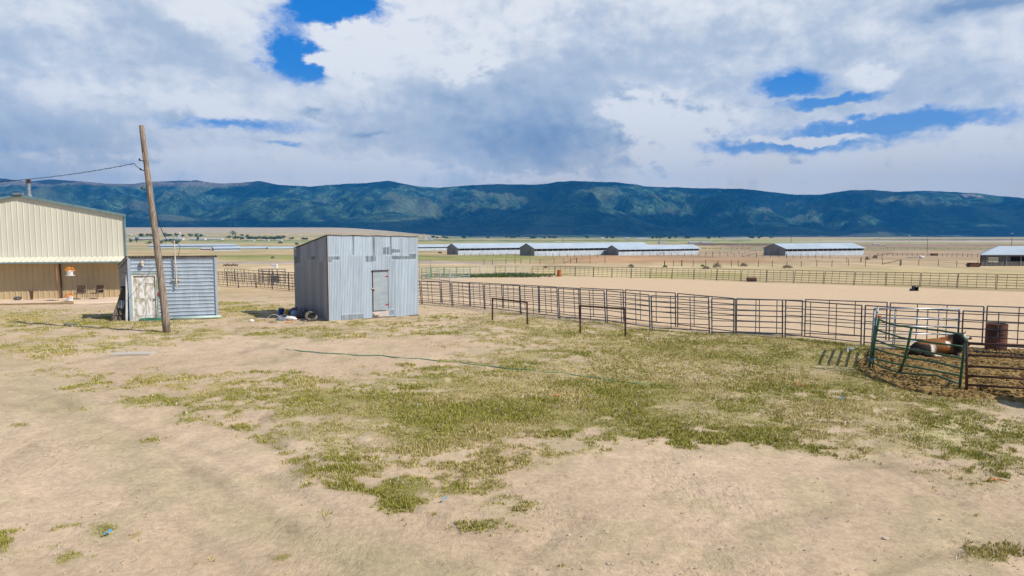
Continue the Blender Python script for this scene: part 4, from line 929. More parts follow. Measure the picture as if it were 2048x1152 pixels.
def seg(x0, x1, z0f, z1f, nm='front_sheeting', proud=0):
    P0, P1 = mp(x0,0), mp(x1,0)
    return ribwall(P0, P1, lambda t: z1f(x0+(x1-x0)*t), lambda t: z0f(x0+(x1-x0)*t), nm, msid, ms_, 0.076, 0.010, True, lambda s, z, a, b: tiles1(x0+s, z, a, b), 36, proud)
seg(0, DM0, lambda x: 0.02, lambda x: zt1(x/L1)); seg(DM1, L1, lambda x: 0.02, lambda x: zt1(x/L1)); seg(DM0, DM1, lambda x: 2.28, lambda x: zt1(x/L1))
for x in (0.57,1.17,1.80,2.33,3.14): # sheet laps: thin proud edge strips
    pass
L2 = (D_-A_).length
def tiles2(x, z, z0, z1):
    k = int(x/0.66); t = [0.3,-.7,.1,-.3,.5,-.1,.2,0,.1][k]
    if z > 2.75-0.1*x*0: t = [.1,.6,-.5,.3,-.4,.2,.5,0,.1][k]
    if (1.9 < x < 2.6 and 2.7 < z < 3.0) or (L2-1.25 < x < L2 and 2.45 < z < 2.9) or (L2-1.3 < x < L2-.5 and z > 2.8): return 2.0
    if x%0.66 < 0.035: return 1.8
    if z < 0.4 and x > L2-.9: return 1.4
    return t
# side wall, seen from outside on the left, in darker sheet
ribwall(D_, A_, lambda t: 3.21+(3.92-3.21)*t, lambda t: -0.12*(1-t), 'side_sheeting', metal_siding('darker_sheet', (0.23,0.245,0.26), (0.30,0.31,0.33), (0.09,0.10,0.115), 0.6, 0.15), ms_, 0.076, 0.006, True, lambda x, z, a, b: tiles2(L2-x, z, a, b), 30)
ribwall(B_, C_, lambda t: 3.85-(3.85-3.2)*t, lambda t: -0.1, 'side_sheeting', msid, ms_, 0.076, 0.008, True, None, 2)
ribwall(C_, D_, lambda t: 3.18, lambda t: -0.2, 'back_sheeting', msid, ms_, 0.076, 0.008, True, None, 2)
m = MB(); vs = []; NX = 240
for i in range(NX+1):
    t = -0.015+1.03*i/NX; o = 0.008*math.sin(i*1.8)+0.01*math.sin(i*.11)
    f0 = A_+(B_-A_)*t+nM*0.05; b0 = D_+(C_-D_)*t-nM*0.1; vs += [(f0.x,f0.y,zt1(t)+.02+o),(b0.x,b0.y,3.25+o)]
m.add(vs, [(2*i,2*i+2,2*i+3,2*i+1) for i in range(NX)]); m.build('roof', M['galv'], ms_)
m = MB(); m.beam(mp(-.01,.0,.0), mp(-.01,3.93,.0), .05, .045, up=nM); m.build('corner_post', M['rustpipe'], ms_)
m = MB(); m.hexa([mp(DM0+.03,.36,.0),mp(DM1-.02,.36,.0),mp(DM1-.02,.36,-.04),mp(DM0+.03,.36,-.04)],[mp(DM0+.03,2.24,.0),mp(DM1-.02,2.24,.0),mp(DM1-.02,2.24,-.04),mp(DM0+.03,2.24,-.04)])
dmat = simple('door_sheet', (0.40,0.46,0.49),(0.30,0.35,0.38),1.6,0.45,0.2,(1,1,2),.3,.7); dd = m.build('door', dmat, ms_)
m = MB(); m.beam(mp(DM0-.05,2.27,.03), mp(DM1+.02,2.27,.03), .05, .035); m.beam(mp(DM0,.30,-.01), mp(DM0,2.26,-.01), .05, .04, up=nM); m.build('door_frame', M['rustpipe'], ms_)
m = MB(); m.hexa([mp(DM0-.03,.06,.01),mp(DM1,.06,.01),mp(DM1,.06,-.03),mp(DM0-.03,.06,-.03)],[mp(DM0-.03,.32,.01),mp(DM1,.32,.01),mp(DM1,.32,-.03),mp(DM0-.03,.32,-.03)]); m.build('sill', simple('worn_sill',(0.50,0.45,0.40),(0.58,0.50,0.46),4), ms_)
for z in (.62,1.98):
    m = MB(); a, b2 = DM1-.17, DM1+.01; m.hexa([mp(a,z-.01,.012),mp(b2,z-.045,.012),mp(b2,z-.045,.0),mp(a,z-.01,.0)],[mp(a,z+.01,.012),mp(b2,z+.045,.012),mp(b2,z+.045,.0),mp(a,z+.01,.0)]); m.build('hinge', M['red'], dd)
m = MB(); m.beam(mp(DM0-.07,1.43,.03), mp(DM0+.11,1.43,.03), .03, .04); m.ell(mp(DM0+.07,1.36,.04),(.035,.02,.045),8,6); m.build('latch', M['mast'], dd)
m = MB(); m.beam(mp(DM0+.02,.21,.06), mp(DM0+.30,.20,.06), .10, .09); solo(m, 'brick', simple('brick',(0.55,0.40,0.34),(0.62,0.55,0.50),6), 'pinkish white brick lying on the sill of the grey metal door', 'brick')
m = MB(); a = at(795, 641)
m.beam(mp(1.5,.03,.25), mp(3.2,.05,.2), .09, .05); solo(m, 'plank', M['oldwood'], 'long thin plank on the ground along the front of the metal shed', 'plank')
m = MB(); m.beam(mp(3.95,.03,.35), mp(4.35,.05,.3), .12, .09); solo(m, 'wood_block', M['oldwood'], 'short wooden block on the ground at the right corner of the metal shed', 'wood block')

# ------------------------------------------------------------------ junk heap beside the metal shed
def torus(m, c, R, r, ax, n=22, k=8):
    b = len(m.v)
    for i in range(n):
        t = 2*math.pi*i/n
        for j in range(k):
            u = 2*math.pi*j/k; m.v.append(tuple(c+ax @ Vector(((R+r*math.cos(u))*math.cos(t),(R+r*math.cos(u))*math.sin(t),r*1.1*math.sin(u)))))
    for i in range(n):
        for j in range(k): m.f.append((b+i*k+j, b+((i+1)%n)*k+j, b+((i+1)%n)*k+(j+1)%k, b+i*k+(j+1)%k))
g = at(622, 642); root = thing('tyre', g, 'dusty tyre leaning against the left wall of the metal shed', 'tyre', )
m = MB(); torus(m, g+Vector((0,.1,.20)), .24, .075, Matrix.Rotation(.75,3,'X') @ Matrix.Rotation(.2,3,'Y')); m.build('tread', M['tanrubber'], root, True)
m = MB(); torus(m, g+Vector((0,.085,.205)), .185, .028, Matrix.Rotation(.75,3,'X') @ Matrix.Rotation(.2,3,'Y')); m.build('bead', M['rubber'], root, True)
g = at(563, 630); root = thing('bucket', g, 'dark blue bucket standing at the back left of the junk heap', 'bucket'); m = MB(); m.lathe(g, [(.11,0),(.145,.30),(.155,.30),(.155,.33),(.13,.33),(.12,.2)], 16); m.build('pail', M['bluep'], root)
m = MB(); m.tube([g+Vector((.15*math.cos(a),-.02,.30+.10*math.sin(a))) for a in np.linspace(0,math.pi,9)], .006, 4); m.build('handle', M['galv'], root)
g = at(573, 632.5); m = MB(); m.ell(g+Vector((0,0,.14)),(.15,.13,.16),12,8,.4,.2,.25); m.box((g.x+.12,g.y-.05,g.z+.07),(.2,.15,.14),.4); solo(m, 'yellow_sack', M['yellow'], 'crumpled yellow sack beside the dark blue bucket', 'sack')
def lump(px, py, r, mat, name, lab, cat, jit=.3, dz=0, smooth=False, rz=0.3):
    g = at(px, py); m = MB(); m.ell(g+Vector((0,0,r[2]*.8+dz)), r, 14, 9, rz, random.uniform(-.2,.2), jit)
    for i in range(3): m.ell(g+Vector((random.uniform(-.7,.7)*r[0],random.uniform(-.5,.5)*r[1],r[2]*.7+dz)), (r[0]*.5,r[1]*.5,r[2]*.6), 9, 6, random.random()*3, random.uniform(-.4,.4), jit)
    return solo(m, name, mat, lab, cat, None, smooth)
lump(596, 632, (.46,.34,.24), M['bag'], 'rubbish_bag', 'large dark rubbish bag at the middle of the junk heap', 'bag')
lump(607, 636, (.28,.24,.28), M['bag'], 'rubbish_bag', 'smaller dark rubbish bag just left of the tyre', 'bag')
lump(589, 634, (.17,.15,.17), simple('blue_cloth',(0.20,0.33,0.48),(0.42,0.52,0.62),6), 'cloth_bundle', 'pale blue cloth bundle against the dark bags', 'cloth')
lump(582, 640, (.27,.18,.10), M['cloth'], 'cloth_bundle', 'crumpled white cloth at the front of the junk heap', 'cloth')
lump(556, 633, (.09,.09,.09), simple('purple',(0.25,0.15,0.45),(0.5,0.45,0.7),6), 'wrapper', 'purple wrapper on the left part of the junk heap', 'wrapper')
lump(610, 637, (.05,.05,.05), M['red'], 'red_can', 'small bright red can in front of the dark bag', 'can', .1, .08)
lump(570, 636, (.12,.10,.10), M['cloth'], 'jug', 'white jug lying between bucket and yellow sack', 'jug')
lump(592, 638, (.10,.09,.08), M['red'], 'red_rag', 'dull red rag on the pale cloth', 'rag')
lump(603, 633, (.16,.12,.20), simple('grey_tarp',(0.22,0.23,0.26),(0.40,0.40,0.42),6), 'tarp', 'crumpled grey tarp on top of the dark bags', 'tarp', .3, .12)
lump(560, 637, (.10,.09,.07), M['skyblue'], 'plastic_dish', 'light blue dish beside the grey basin', 'dish')
lump(503, 643, (.12,.10,.06), M['cloth'], 'paper_scrap', 'pale scrap lying alone left of the junk heap', 'litter')
g = at(562, 640); m = MB(); m.lathe(g+Vector((.1,0,.02)), [(.28,0),(.30,.04),(.26,.12),(.20,.15),(.22,.05)], 18, Matrix.Rotation(.35,3,'X')); solo(m, 'hubcap', M['galv'], 'grey metal basin tipped on the left part of the junk heap', 'basin')
g = at(548, 640); m = MB(); m.tube([g+Vector((.30*math.cos(a),.0,.26*math.sin(a))) for a in np.linspace(0.15,math.pi*.95,16)], .016, 6); solo(m, 'wheel_hoop', M['mast'], 'thin tan hoop standing at the left end of the junk heap', 'hoop')
for px, py, mt, c2 in ((543,645,'oldwood','left'),(575,645,'orangep','middle'),(600,646,'stone','right')):
    g = at(px, py); m = MB(); m.box((g.x,g.y,g.z+.02),(.16,.08,.04),random.random()*3); m.box((g.x+.2,g.y+.05,g.z+.015),(.09,.05,.03),1.0); solo(m, 'debris', M[mt], 'small debris on the ground at the %s of the heap front' % c2, 'debris', 'debris below the heap')

# ================================================================== leaning utility pole with its cables
pb0 = at(334, 665); Yp = pb0.y; ptop = atY(284, 251, Yp+0.3); pole = thing('utility_pole', pb0, 'tall weathered wooden pole leaning left in front of the small shed', 'utility pole')
m = MB(); N = 16; pts = []; rs = []
for i in range(N+1):
    t = i/N; pts.append(pb0*(1-t)+ptop*t+Vector((.02*math.sin(t*5),0,-.1 if i == 0 else 0))); rs.append(.148-.052*t+.006*math.sin(i*2.3))
m.tube(pts, rs, 14); pm_ = m.build('shaft', M['polewood'], pole, True)
wtop = atY(290, 341, Yp-.1)
for q in ((287,322),(289,341),(292,379)):
    p = atY(q[0], q[1], Yp-.05); m = MB(); m.tube([p, p+Vector((-.14,-.02,.02))], .018, 5); m.ell(p+Vector((-.15,-.02,.05)), (.035,.035,.05), 8, 6); m.build('insulator', M['black'], pole)
m = MB(); m.beam(atY(286,305,Yp-.12), atY(287,320,Yp-.12), .05, .04, up=(0,1,0)); m.build('bracket', M['polewood'], pole)
def cable(pts3, sag, r, lab, n=24, group=None, twist=0):
    m = MB(); P = []
    for k_ in range(len(pts3)-1):
        a, b = pts3[k_], pts3[k_+1]
        for i in range(n+1):
            t = i/n; p = a*(1-t)+b*t; p = p-Vector((0,0,sag*4*t*(1-t)))
            if i or not k_: P.append(p)
    m.tube(P, r, 5)
    if twist: m.tube([p+Vector((0,.012*math.cos(i*1.1),.016*math.sin(i*1.1))) for i, p in enumerate(P)], r*.7, 4)
    return solo(m, 'cable', M['wire'], lab, 'cable', group, True)
cable([atY(-60,362,Yp+4), atY(60,358,Yp+2.6), atY(268,327,Yp), atY(290,341,Yp-.1)], .06, .010, 'twisted black cable running from the leaning pole out past the left edge', 60, None, 1)
mt_ = fp3(frontx(351.5),3.74,.13)
cable([atY(314,428,Yp+.1), atY(318,445,Yp+.1), atY(334,480,Yp+1.5), mt_], .08, .014, 'black cable drooping from the leaning pole to the mast of the small shed', 14)
cable([mt_, fp3(frontx(362),3.45,.05), fp3(frontx(357),2.95,.05)], .03, .01, 'short thin cable looping from the mast top to the small shed roof', 10)

# ------------------------------------------------------------------ hose across the grass, litter, slab, stones
m = MB(); pts = []
for px, py in ((570,699),(580,700),(600,703),(640,706),(700,710),(760,713),(830,718),(900,724),(960,731),(1020,738),(1080,744),(1140,750),(1190,756),(1240,765),(1290,770),(1330,772)):
    q = at(px, py+random.uniform(-.8,.8)); q.z += .014; pts.append(q)
P = []
for i in range(len(pts)-1):
    for k_ in range(6):
        t = k_/6; q = pts[i]*(1-t)+pts[i+1]*t; P.append(q+Vector((0,.05*math.sin(len(P)*.9),.006*math.sin(len(P)*.7))))
m.tube(P, .017, 6); solo(m, 'garden_hose', M['hose'], 'long dark green garden hose snaking across the yard grass', 'hose', None, True)
def bits(px, py, mat, name, lab, cat, n=5, s=.05):
    g = at(px, py); m = MB()
    for i in range(n):
        a = random.random()*6; q = g+Vector((random.uniform(-1,1)*s*2.2, random.uniform(-1,1)*s*2, .04+random.random()*.03)); m.beam(q, q+Vector((math.cos(a)*s*1.6, math.sin(a)*s*1.2, random.uniform(0,.03))), s*.8, .008)
    solo(m, name, mat, lab, cat, None)
bits(214,1073,M['skyblue'],'blue_scrap','blue plastic scrap on the weedy patch near the lower left corner','litter',4,.025)
bits(889,1004,M['skyblue'],'blue_scrap','blue plastic scrap on the grass near the bottom centre','litter',3,.022)
bits(1682,801,M['skyblue'],'blue_scrap','blue plastic scrap in the grass left of the corral','litter',4,.035)
bits(1598,774,M['orangep'],'orange_scrap','small orange scrap in the grass above the blue one','litter',3,.04)
bits(1113,797,M['orangep'],'orange_scrap','small orange scrap in the grass at the centre','litter',2,.05)
g0 = at(1985,963); m = MB(); m.tube([at(1980+i*5, 964-3*math.sin(i*.6))+Vector((0,0,.03)) for i in range(8)], .008, 5); solo(m, 'rope', M['orangep'], 'short orange cord on the dirt near the right edge', 'rope')
g = at(266,710); m = MB(); m.box((g.x,g.y,g.z+.03),(1.25,.5,.08),.1); solo(m, 'concrete_slab', M['concrete'], 'flat pale concrete slab sunk in the grass below the leaning pole', 'slab')
g = at(142,650); m = MB(); m.box((g.x,g.y,g.z+.05),(.5,.14,.04),.15); solo(m, 'metal_strip', M['galv'], 'short grey metal strip on the grass left of the small shed', 'metal strip')
g = at(1700,700); m = MB(); m.beam(at(1695,701)+Vector((0,0,.05)), at(1709,700)+Vector((0,0,.07)), .07, .05); m.beam(at(1696,706)+Vector((0,0,.02)), at(1695,700)+Vector((0,0,.06)), .05, .04); solo(m, 'pipe_stub', M['silver'], 'pale pipe stub lying in the grass left of the corral', 'pipe')
for i, (px, py, r, lb) in enumerate(((1770,1078,.03,'white stone on the dirt at the lower right'),(1138,1071,.022,'small brown stone on the dirt at the bottom centre'),(1216,1129,.02,'dark pebble near the bottom edge right of centre'),(1637,958,.025,'small stone on the bare dirt below the corral'),(491,671,.035,'dark stone on the dirt between pole and metal shed'))):
    g = at(px, py); m = MB(); m.ell(g+Vector((0,0,r*.3)), (r*1.5,r,r*.7), 8, 5, i, 0, .3); solo(m, 'stone', M['stone'], lb, 'stone', 'loose stones on the dirt')
# loose pebbles
m = MB()
for i in range(800):
    y = 7.5+18*random.random()**1.6; x = random.uniform(-.8,.8)*y
    if vn(np.array(x*.35), np.array(y*.35), 200) < .45: continue
    r = random.uniform(.005,.013)*(1+y/30); m.ell((x,y,gz1(x,y)+.015),(r*1.3,r,r*.6),5,3,random.random()*3,0,.4)
tag(m.build('pebbles', M['stone']), 'small pebbles scattered over the bare dirt', 'pebbles', kind='stuff')
# ================================================================== long turkey barns
def barn(x0, ytop, x1, ybase, xend, lab, Hr=5.0, gable_w=12.0, ang=33, opening=True, gate=True, eave=0.56):
    """ridge top pixel (x0,ytop), ground pixel row ybase, far ridge end column xend"""
    a, bt = tz(x0, ytop); _, bb = tz(x0, ybase); D = Hr/(bt-bb)
    g = Vector((a*D, D, CAMZ+bb*D)); th = math.radians(ang); d = Vector((math.cos(th), math.sin(th), 0)); w = Vector((math.sin(th), -math.cos(th), 0))
    ae = (xend-1024)/F; Lb = (ae*g.y-g.x)/(d.x-ae*d.y); Lb = min(Lb, 260); hw = gable_w/2; he = Hr*eave
    root = thing('poultry_barn', g, lab, 'barn', 'long low barns across the fields')
    def P(s, t, z): q = g+d*s+w*t; return Vector((q.x, q.y, g.z+z))
    # end walls with a proud sliding door
    m = MB(); m.add([P(0,-hw+.3,-.6),P(0,hw-.3,-.6),P(0,hw-.3,he),P(0,0,Hr-.15),P(0,-hw+.3,he), P(.25,-hw+.3,-.6),P(.25,hw-.3,-.6),P(.25,hw-.3,he),P(.25,0,Hr-.15),P(.25,-hw+.3,he)],
        [(0,4,3,2,1),(5,6,7,8,9),(0,1,6,5),(1,2,7,6),(2,3,8,7),(3,4,9,8),(4,0,5,9)]); m.build('end_wall', M['barnwall'], root)
    m = MB(); m.add([P(Lb,-hw+.3,-.6),P(Lb,hw-.3,-.6),P(Lb,hw-.3,he),P(Lb,0,Hr-.15),P(Lb,-hw+.3,he), P(Lb-.25,-hw+.3,-.6),P(Lb-.25,hw-.3,-.6),P(Lb-.25,hw-.3,he),P(Lb-.25,0,Hr-.15),P(Lb-.25,-hw+.3,he)],
        [(4,0,1,2,3),(9,8,7,6,5),(0,5,6,1),(1,6,7,2),(2,7,8,3),(3,8,9,4),(4,9,5,0)]); m.build('end_wall', M['barnwall'], root)
    m = MB(); m.hexa([P(-.12,-hw*.30,0),P(-.12,hw*.42,0),P(0,hw*.42,0),P(0,-hw*.30,0)],[P(-.12,-hw*.30,he*.98),P(-.12,hw*.42,he*.98),P(0,hw*.42,he*.98),P(0,-hw*.30,he*.98)]); m.build('end_door', simple('barn_door_grey',(0.25,0.235,0.22),(0.19,0.18,0.17),.6) if 'bdoor' not in M else M['bdoor'], root)
    for s in (1, -1):
        m = MB(); t0, t1 = sorted((s*(hw-.35), s*(hw-.2))); m.hexa([P(.1,t0,-.6),P(Lb-.1,t0,-.6),P(Lb-.1,t1,-.6),P(.1,t1,-.6)],[P(.1,t0,he*.58),P(Lb-.1,t0,he*.58),P(Lb-.1,t1,he*.58),P(.1,t1,he*.58)]); m.build('side_curtain', M['barnwhite'], root)
        m = MB(); t0, t1 = sorted((s*(hw-.9), s*(hw-.8))); m.hexa([P(.2,t0,he*.5),P(Lb-.2,t0,he*.5),P(Lb-.2,t1,he*.5),P(.2,t1,he*.5)],[P(.2,t0,he*1.05),P(Lb-.2,t0,he*1.05),P(Lb-.2,t1,he*1.05),P(.2,t1,he*1.05)]); m.build('gap_shade_sheet', M['barndark'], root)  # solid dark sheet standing in for the shade inside the open side
        m = MB(); k = 0; u = 1.0
        while u < Lb-.5 and k < 70: m.beam(P(u,s*(hw-.18),he*.58), P(u,s*(hw-.18),he*1.0), .16, .12, up=d); u += 3.0; k += 1
        m.build('side_posts', M['barnwhite'], root)
    m = MB(); hz = he+.02
    for s in (1, -1):
        a_ = [P(-.4,0,Hr),P(Lb+.4,0,Hr),P(Lb+.4,s*(hw+.5),hz-.15),P(-.4,s*(hw+.5),hz-.15)]
        up_ = [q+Vector((0,0,.12)) for q in a_]
        if s == 1: m.hexa([a_[3],a_[2],a_[1],a_[0]],[up_[3],up_[2],up_[1],up_[0]])
        else: m.hexa(a_, up_)
    m.build('roof', M['barnroof'], root)
    return root, P, Lb, he, hw
M['bdoor'] = simple('barn_door_grey', (0.25,0.235,0.22), (0.19,0.18,0.17), .6)
barn(700, 490.8, 886, 501.5, 1015, 'pale barn roof half hidden behind the metal shed', 4.6, 12, 33)
barn(904.5, 487.3, 888, 507.3, 1063, 'first grey-ended barn to the right of the metal shed')
barn(1054, 487, 1038, 509.3, 1285, 'second grey-ended barn from the metal shed, the longest roof')
barn(1225, 490.8, 1212, 508.8, 1385, 'third barn from the metal shed, with its roof before the longest roof', 4.2, 9.5, 28)
barn(1549, 487.3, 1532, 509.3, 1703, 'separate barn standing alone right of the centre fields', 5.0, 14, 22)
# nearer barn at the right edge
def right_barn():
    base = at(1962, 532.5); D = base.y+2; zg = 4-(532.5-468)/F*D
    def P(px, z, dy=0): a = (px-1024)/F; return Vector((a*(D+dy), D+dy, z))
    s = D/F; ze = 4-(509.5-468)*s; zr = 4-(493-468)*(D+7)/F
    root = thing('field_barn', P(1962, zg), 'nearer dark-walled barn with a pale roof at the right edge', 'barn')
    def bx(m, x0, x1, z0, z1, y0, y1): m.hexa([P(x0,z0,y0),P(x1,z0,y0),P(x1,z0,y1),P(x0,z0,y1)],[P(x0,z1,y0),P(x1,z1,y0),P(x1,z1,y1),P(x0,z1,y1)])
    dark = simple('dark_barn_wall', (0.075,0.07,0.07), (0.14,0.135,0.13), 1.2, 0.8, 0, (3,3,.4))
    m = MB(); bx(m,1960,2021,zg-.5,ze,0,.3); bx(m,2021,2160,zg-.5,zg+(ze-zg)*.45,0,.3); bx(m,2021,2160,zg+(ze-zg)*.86,ze,0,.3); m.build('front_wall', dark, root)
    m = MB(); bx(m,2021,2160,zg,ze,3.0,3.2); m.build('inner_wall', M['barndark'], root)
    m = MB(); x0 = P(1960,0).x; x9 = x0*(D+14)/D+.6; m.hexa([(x0,D,zg-.5),(x0+.3,D,zg-.5),(x9+.3,D+14,zg-.5),(x9,D+14,zg-.5)],[(x0,D,ze),(x0+.3,D,ze),(x9+.3,D+14,ze),(x9,D+14,ze)]); m.build('end_wall', dark, root)
    m = MB(); bx(m,1976.5,1996.5,zg+(ze-zg)*.34,zg+(ze-zg)*.76,-.06,0); w_ = m.build('window', simple('dusty_window',(0.42,0.38,0.28),(0.55,0.50,0.38),4), root)
    m = MB(); bx(m,1986,1987,zg+(ze-zg)*.34,zg+(ze-zg)*.76,-.1,-.06); bx(m,1976,1997,zg+(ze-zg)*.76,zg+(ze-zg)*.80,-.1,-.06); m.build('frame', M['silver'], w_)
    for q in (1973,2012,2041):
        m = MB(); bx(m,q,q+1.6,zg-.2,ze,-.1,-.003); m.build('stud', M['barnwall'], root)
    xe = x0-.4; xr = (1996-1024)/F*(D+7)
    m = MB(); t = .12; v = [(xe,D-.6,ze-.05),(46+D,D-.6,ze-.05),(46+D,D+7,zr),(xr,D+7,zr),(x9-.4,D+14.6,ze-.05),(46+D,D+14.6,ze-.05)]
    m.add(v+[(a,b,c+t) for a,b,c in v], [(0,3,2,1),(3,4,5,2),(6,7,8,9),(9,8,11,10),(0,1,7,6),(0,6,9,3),(3,9,10,4),(4,10,11,5),(6,9,10),(0,4,3)]); m.build('roof', M['barnroof'], root)
right_barn()
# small distant barns at the left
for (x0,yt,yb,xe,lb) in ((425.5,493,502,480,'first small distant barn gable above the small shed roof'),(477,493.5,500.8,535,'second small distant barn gable between the sheds'),(534.5,493.7,501,600,'third small distant barn gable just left of the metal shed')):
    barn(x0, yt, x0, yb, xe, lb, 4.6, 12, 32)
for (x0,yt,yb,xe,lb) in ((300,488.8,495.5,475,'far pale barn roof stretching behind the leaning pole'),(256,494.5,499.5,335,'far pale barn roof just right of the cream building')):
    barn(x0, yt, x0, yb, xe, lb, 4.2, 12, 20)

# ------------------------------------------------------------------ wire fences across the fields
def wirefence(pix, h, lab, braces=(), thick=(), nw=3, tops=True, jitter=.12):
    pts = [at(x, y, h) if tops else at(x, y) for x, y in pix]; root = thing('wire_fence', pts[0], lab, 'fence', 'post and wire fences across the fields')
    for i, p in enumerate(pts):
        m = MB(); r = .05+p.y*.00012; r = r*1.9 if i in thick else r
        m.tube([p-Vector((0,0,.1)), p+Vector((random.uniform(-.06,.06),0,h+random.uniform(-jitter,jitter)))], r, 5); m.build('post', M['post'], root)
    m = MB()
    for z in np.linspace(h*.3, h*.92, nw): m.tube([p+Vector((0,0,z)) for p in pts], .012+pts[0].y*.00003, 3, False)
    m.build('wires', M['fwire'], root)
    for i, j in braces:
        a, b = pts[i], pts[j]; m = MB(); m.tube([a+Vector((0,0,.1)), b+Vector((0,0,h*.95))], .07, 5); m.build('brace', M['post'], root)
def lin(x0, y0, x1, y1, n): return [(x0+(x1-x0)*i/(n-1)+random.uniform(-1.5,1.5)*(0<i<n-1), y0+(y1-y0)*i/(n-1)) for i in range(n)]
wirefence([(1329,520.5),(1347,520.5),(1363.7,520),(1386.5,520.5),(1411.6,520.3),(1436,521),(1463,521),(1476.7,521),(1516.9,521),(1544.8,521.3),(1573.8,521.5),(1603,521),(1634,520.5),(1664,520.5),(1697,519.5),(1731,520),(1765,517.5),(1800,519.5),(1802,519),(1838,519),(1877,519.5),(1914,520.5),(1956.6,520),(1999,519.5),(2041,515.5),(2090,518)], 1.45, 'nearest post and wire fence, crossing the straw field behind the arena', ((16,18),), (0,2,18))
wirefence([(968,518.5),(985,518.3),(1012,517.6),(1030,517.4),(1042,517.2),(1060,517),(1080,516.8),(1108,516.5),(1128,516.3),(1141,516),(1153.5,515.3),(1180,516),(1210,516.5)], 1.4, 'post and wire fence in the field before the second barn', ((8,10),), (10,))
wirefence(lin(1245,503,1425,506,14), 1.6, 'post and wire fence in front of the third barn', ((0,1),(5,6)), (1,6))
wirefence(lin(1425,505,1660,509,17)+[(1694,514),(1722,513),(1740,510),(1764,509)], 1.6, 'post and wire fence across the red field right of centre', ((4,6),), (6,10,18))
wirefence(lin(1735,495,1990,496,20), 1.7, 'farthest post and wire fence behind the right fields', ((2,3),(8,10)), (3,12))
wirefence(lin(1755,505,1965,507,22), 1.5, 'middle post and wire fence behind the straw field at the right', ((0,3),), ())
wirefence(lin(1500,500,1530,499,4)+lin(1400,503,1490,502,8), 1.5, 'short post and wire fence left of the lone barn', (), ())
wirefence(lin(900,505,1030,507,10), 1.4, 'post and wire fence in front of the first barn', (), ())
wirefence(lin(1045,506,1210,508.5,12), 1.4, 'post and wire fence in front of the second barn', (), ())

# ------------------------------------------------------------------ brush, troughs, stones in the fields
def brush(px, py, wpx, hpx, lab, mat='sage', dens=260):
    g = at(px, py); s = g.y/F; W, H = wpx*s/2, hpx*s; m = MB()
    for i in range(dens):
        a = random.random()*6.28; q = random.random()**.6; el = random.uniform(.15,1.4); d = Vector((math.cos(a)*math.cos(el)*W, math.sin(a)*math.cos(el)*W*.6, math.sin(el)*H))
        b = g+Vector((random.uniform(-.6,.6)*W, random.uniform(-.3,.3)*W, 0)); e = g+d*(.5+.5*q)+Vector((random.uniform(-.15,.15)*W,0,random.uniform(0,.15)*H)); sd_ = Vector((random.uniform(-1,1),random.uniform(-1,1),random.uniform(-1,1)))*s*.55
        m.add([b*.35+e*.65-sd_, b*.35+e*.65+sd_, e], [(0,1,2)])
    solo(m, 'brush', M[mat], lab, 'bush', 'dry bushes in the fields')
for px, py, w, h, lb in ((1262,536,16,9,'dry pale bush behind the arena, leftmost of the row'),(1412,539,20,8,'low dry bush behind the arena left of the tallest'),(1434,538,24,14,'tallest dry grey bush behind the arena'),(1487,534,20,9,'dark rounded bush at the foot of the wire fence'),(1575,537,28,8,'wide low bush behind the arena right of centre'),(1734,521,10,9,'dark bush beside the field fence at the right'),(1750,518,14,9,'pale brush beside the dark bush at the right'),(545,517,10,5,'small dark bush in the green strip left of the metal shed'),(1091,536,10,4,'small dry bush beside the far arena panels')): brush(px, py, w, h, lb)
brush(1330,535,14,5,'low dark green weeds around the thick fence post','weed'); brush(1405,533,10,4,'green weeds below the wire fence behind the arena','weed')
# dark weeds along the foot of the far pens
m = MB(); GL = [(px, at(px, 553.5+random.uniform(-5,2))) for px in np.linspace(850,1110,130)]
for i in range(7000):
    px = random.uniform(850,1110); w = 1-abs((px-1010)/110)**2 if px > 930 else .35
    if random.random() > max(w,.2): continue
    gl = min(GL, key=lambda q: abs(q[0]-px))[1]
    q = gl+Vector((random.uniform(-2.5,2.5),random.uniform(-2,2),0)); q.z = gz1(q.x,q.y); h = random.uniform(.1,.45)*max(w,.3); a = random.random()*3.14; r = .07
    m.add([(q.x-math.cos(a)*r,q.y-math.sin(a)*r,q.z),(q.x+math.cos(a)*r,q.y+math.sin(a)*r,q.z),(q.x+random.uniform(-.1,.1),q.y,q.z+h)],[(0,1,2)])
tag(m.build('weeds', simple('dark_weeds',(0.035,0.075,0.02),(0.09,0.13,0.04),2.0,.9)), 'dark green weeds growing along the foot of the far pens', 'weeds', kind='stuff')
def trough(px, py, wpx, hpx, lab, mat='rust'):
    g = at(px, py); s = g.y/F; W, H = wpx*s, hpx*s; m = MB(); D_ = W*.45; t = W*.05
    m.box((g.x,g.y-D_/2,g.z+H*.5),(W,t,H)); m.box((g.x,g.y+D_/2,g.z+H*.5),(W,t,H)); m.box((g.x-W/2+t/2,g.y,g.z+H*.5),(t,D_-t,H)); m.box((g.x+W/2-t/2,g.y,g.z+H*.5),(t,D_-t,H)); m.box((g.x,g.y,g.z+H*.85),(W-2*t,D_-t,H*.1)); m.box((g.x,g.y-D_/2-t*.6,g.z+H*.92),(W*1.03,t*.5,H*.14))
    solo(m, 'feed_trough', M[mat], lab, 'trough', 'rusty troughs in the fields')
trough(1946.5,534,20,8.5,'rusty trough left of the right edge barn'); trough(1868,511.5,12,4.5,'small rusty trough in the far field at the right'); trough(880,506.5,7,3,'tiny rusty trough left of the first grey-ended barn'); trough(1029,508.5,8,3.5,'tiny rusty trough left of the second grey-ended barn')
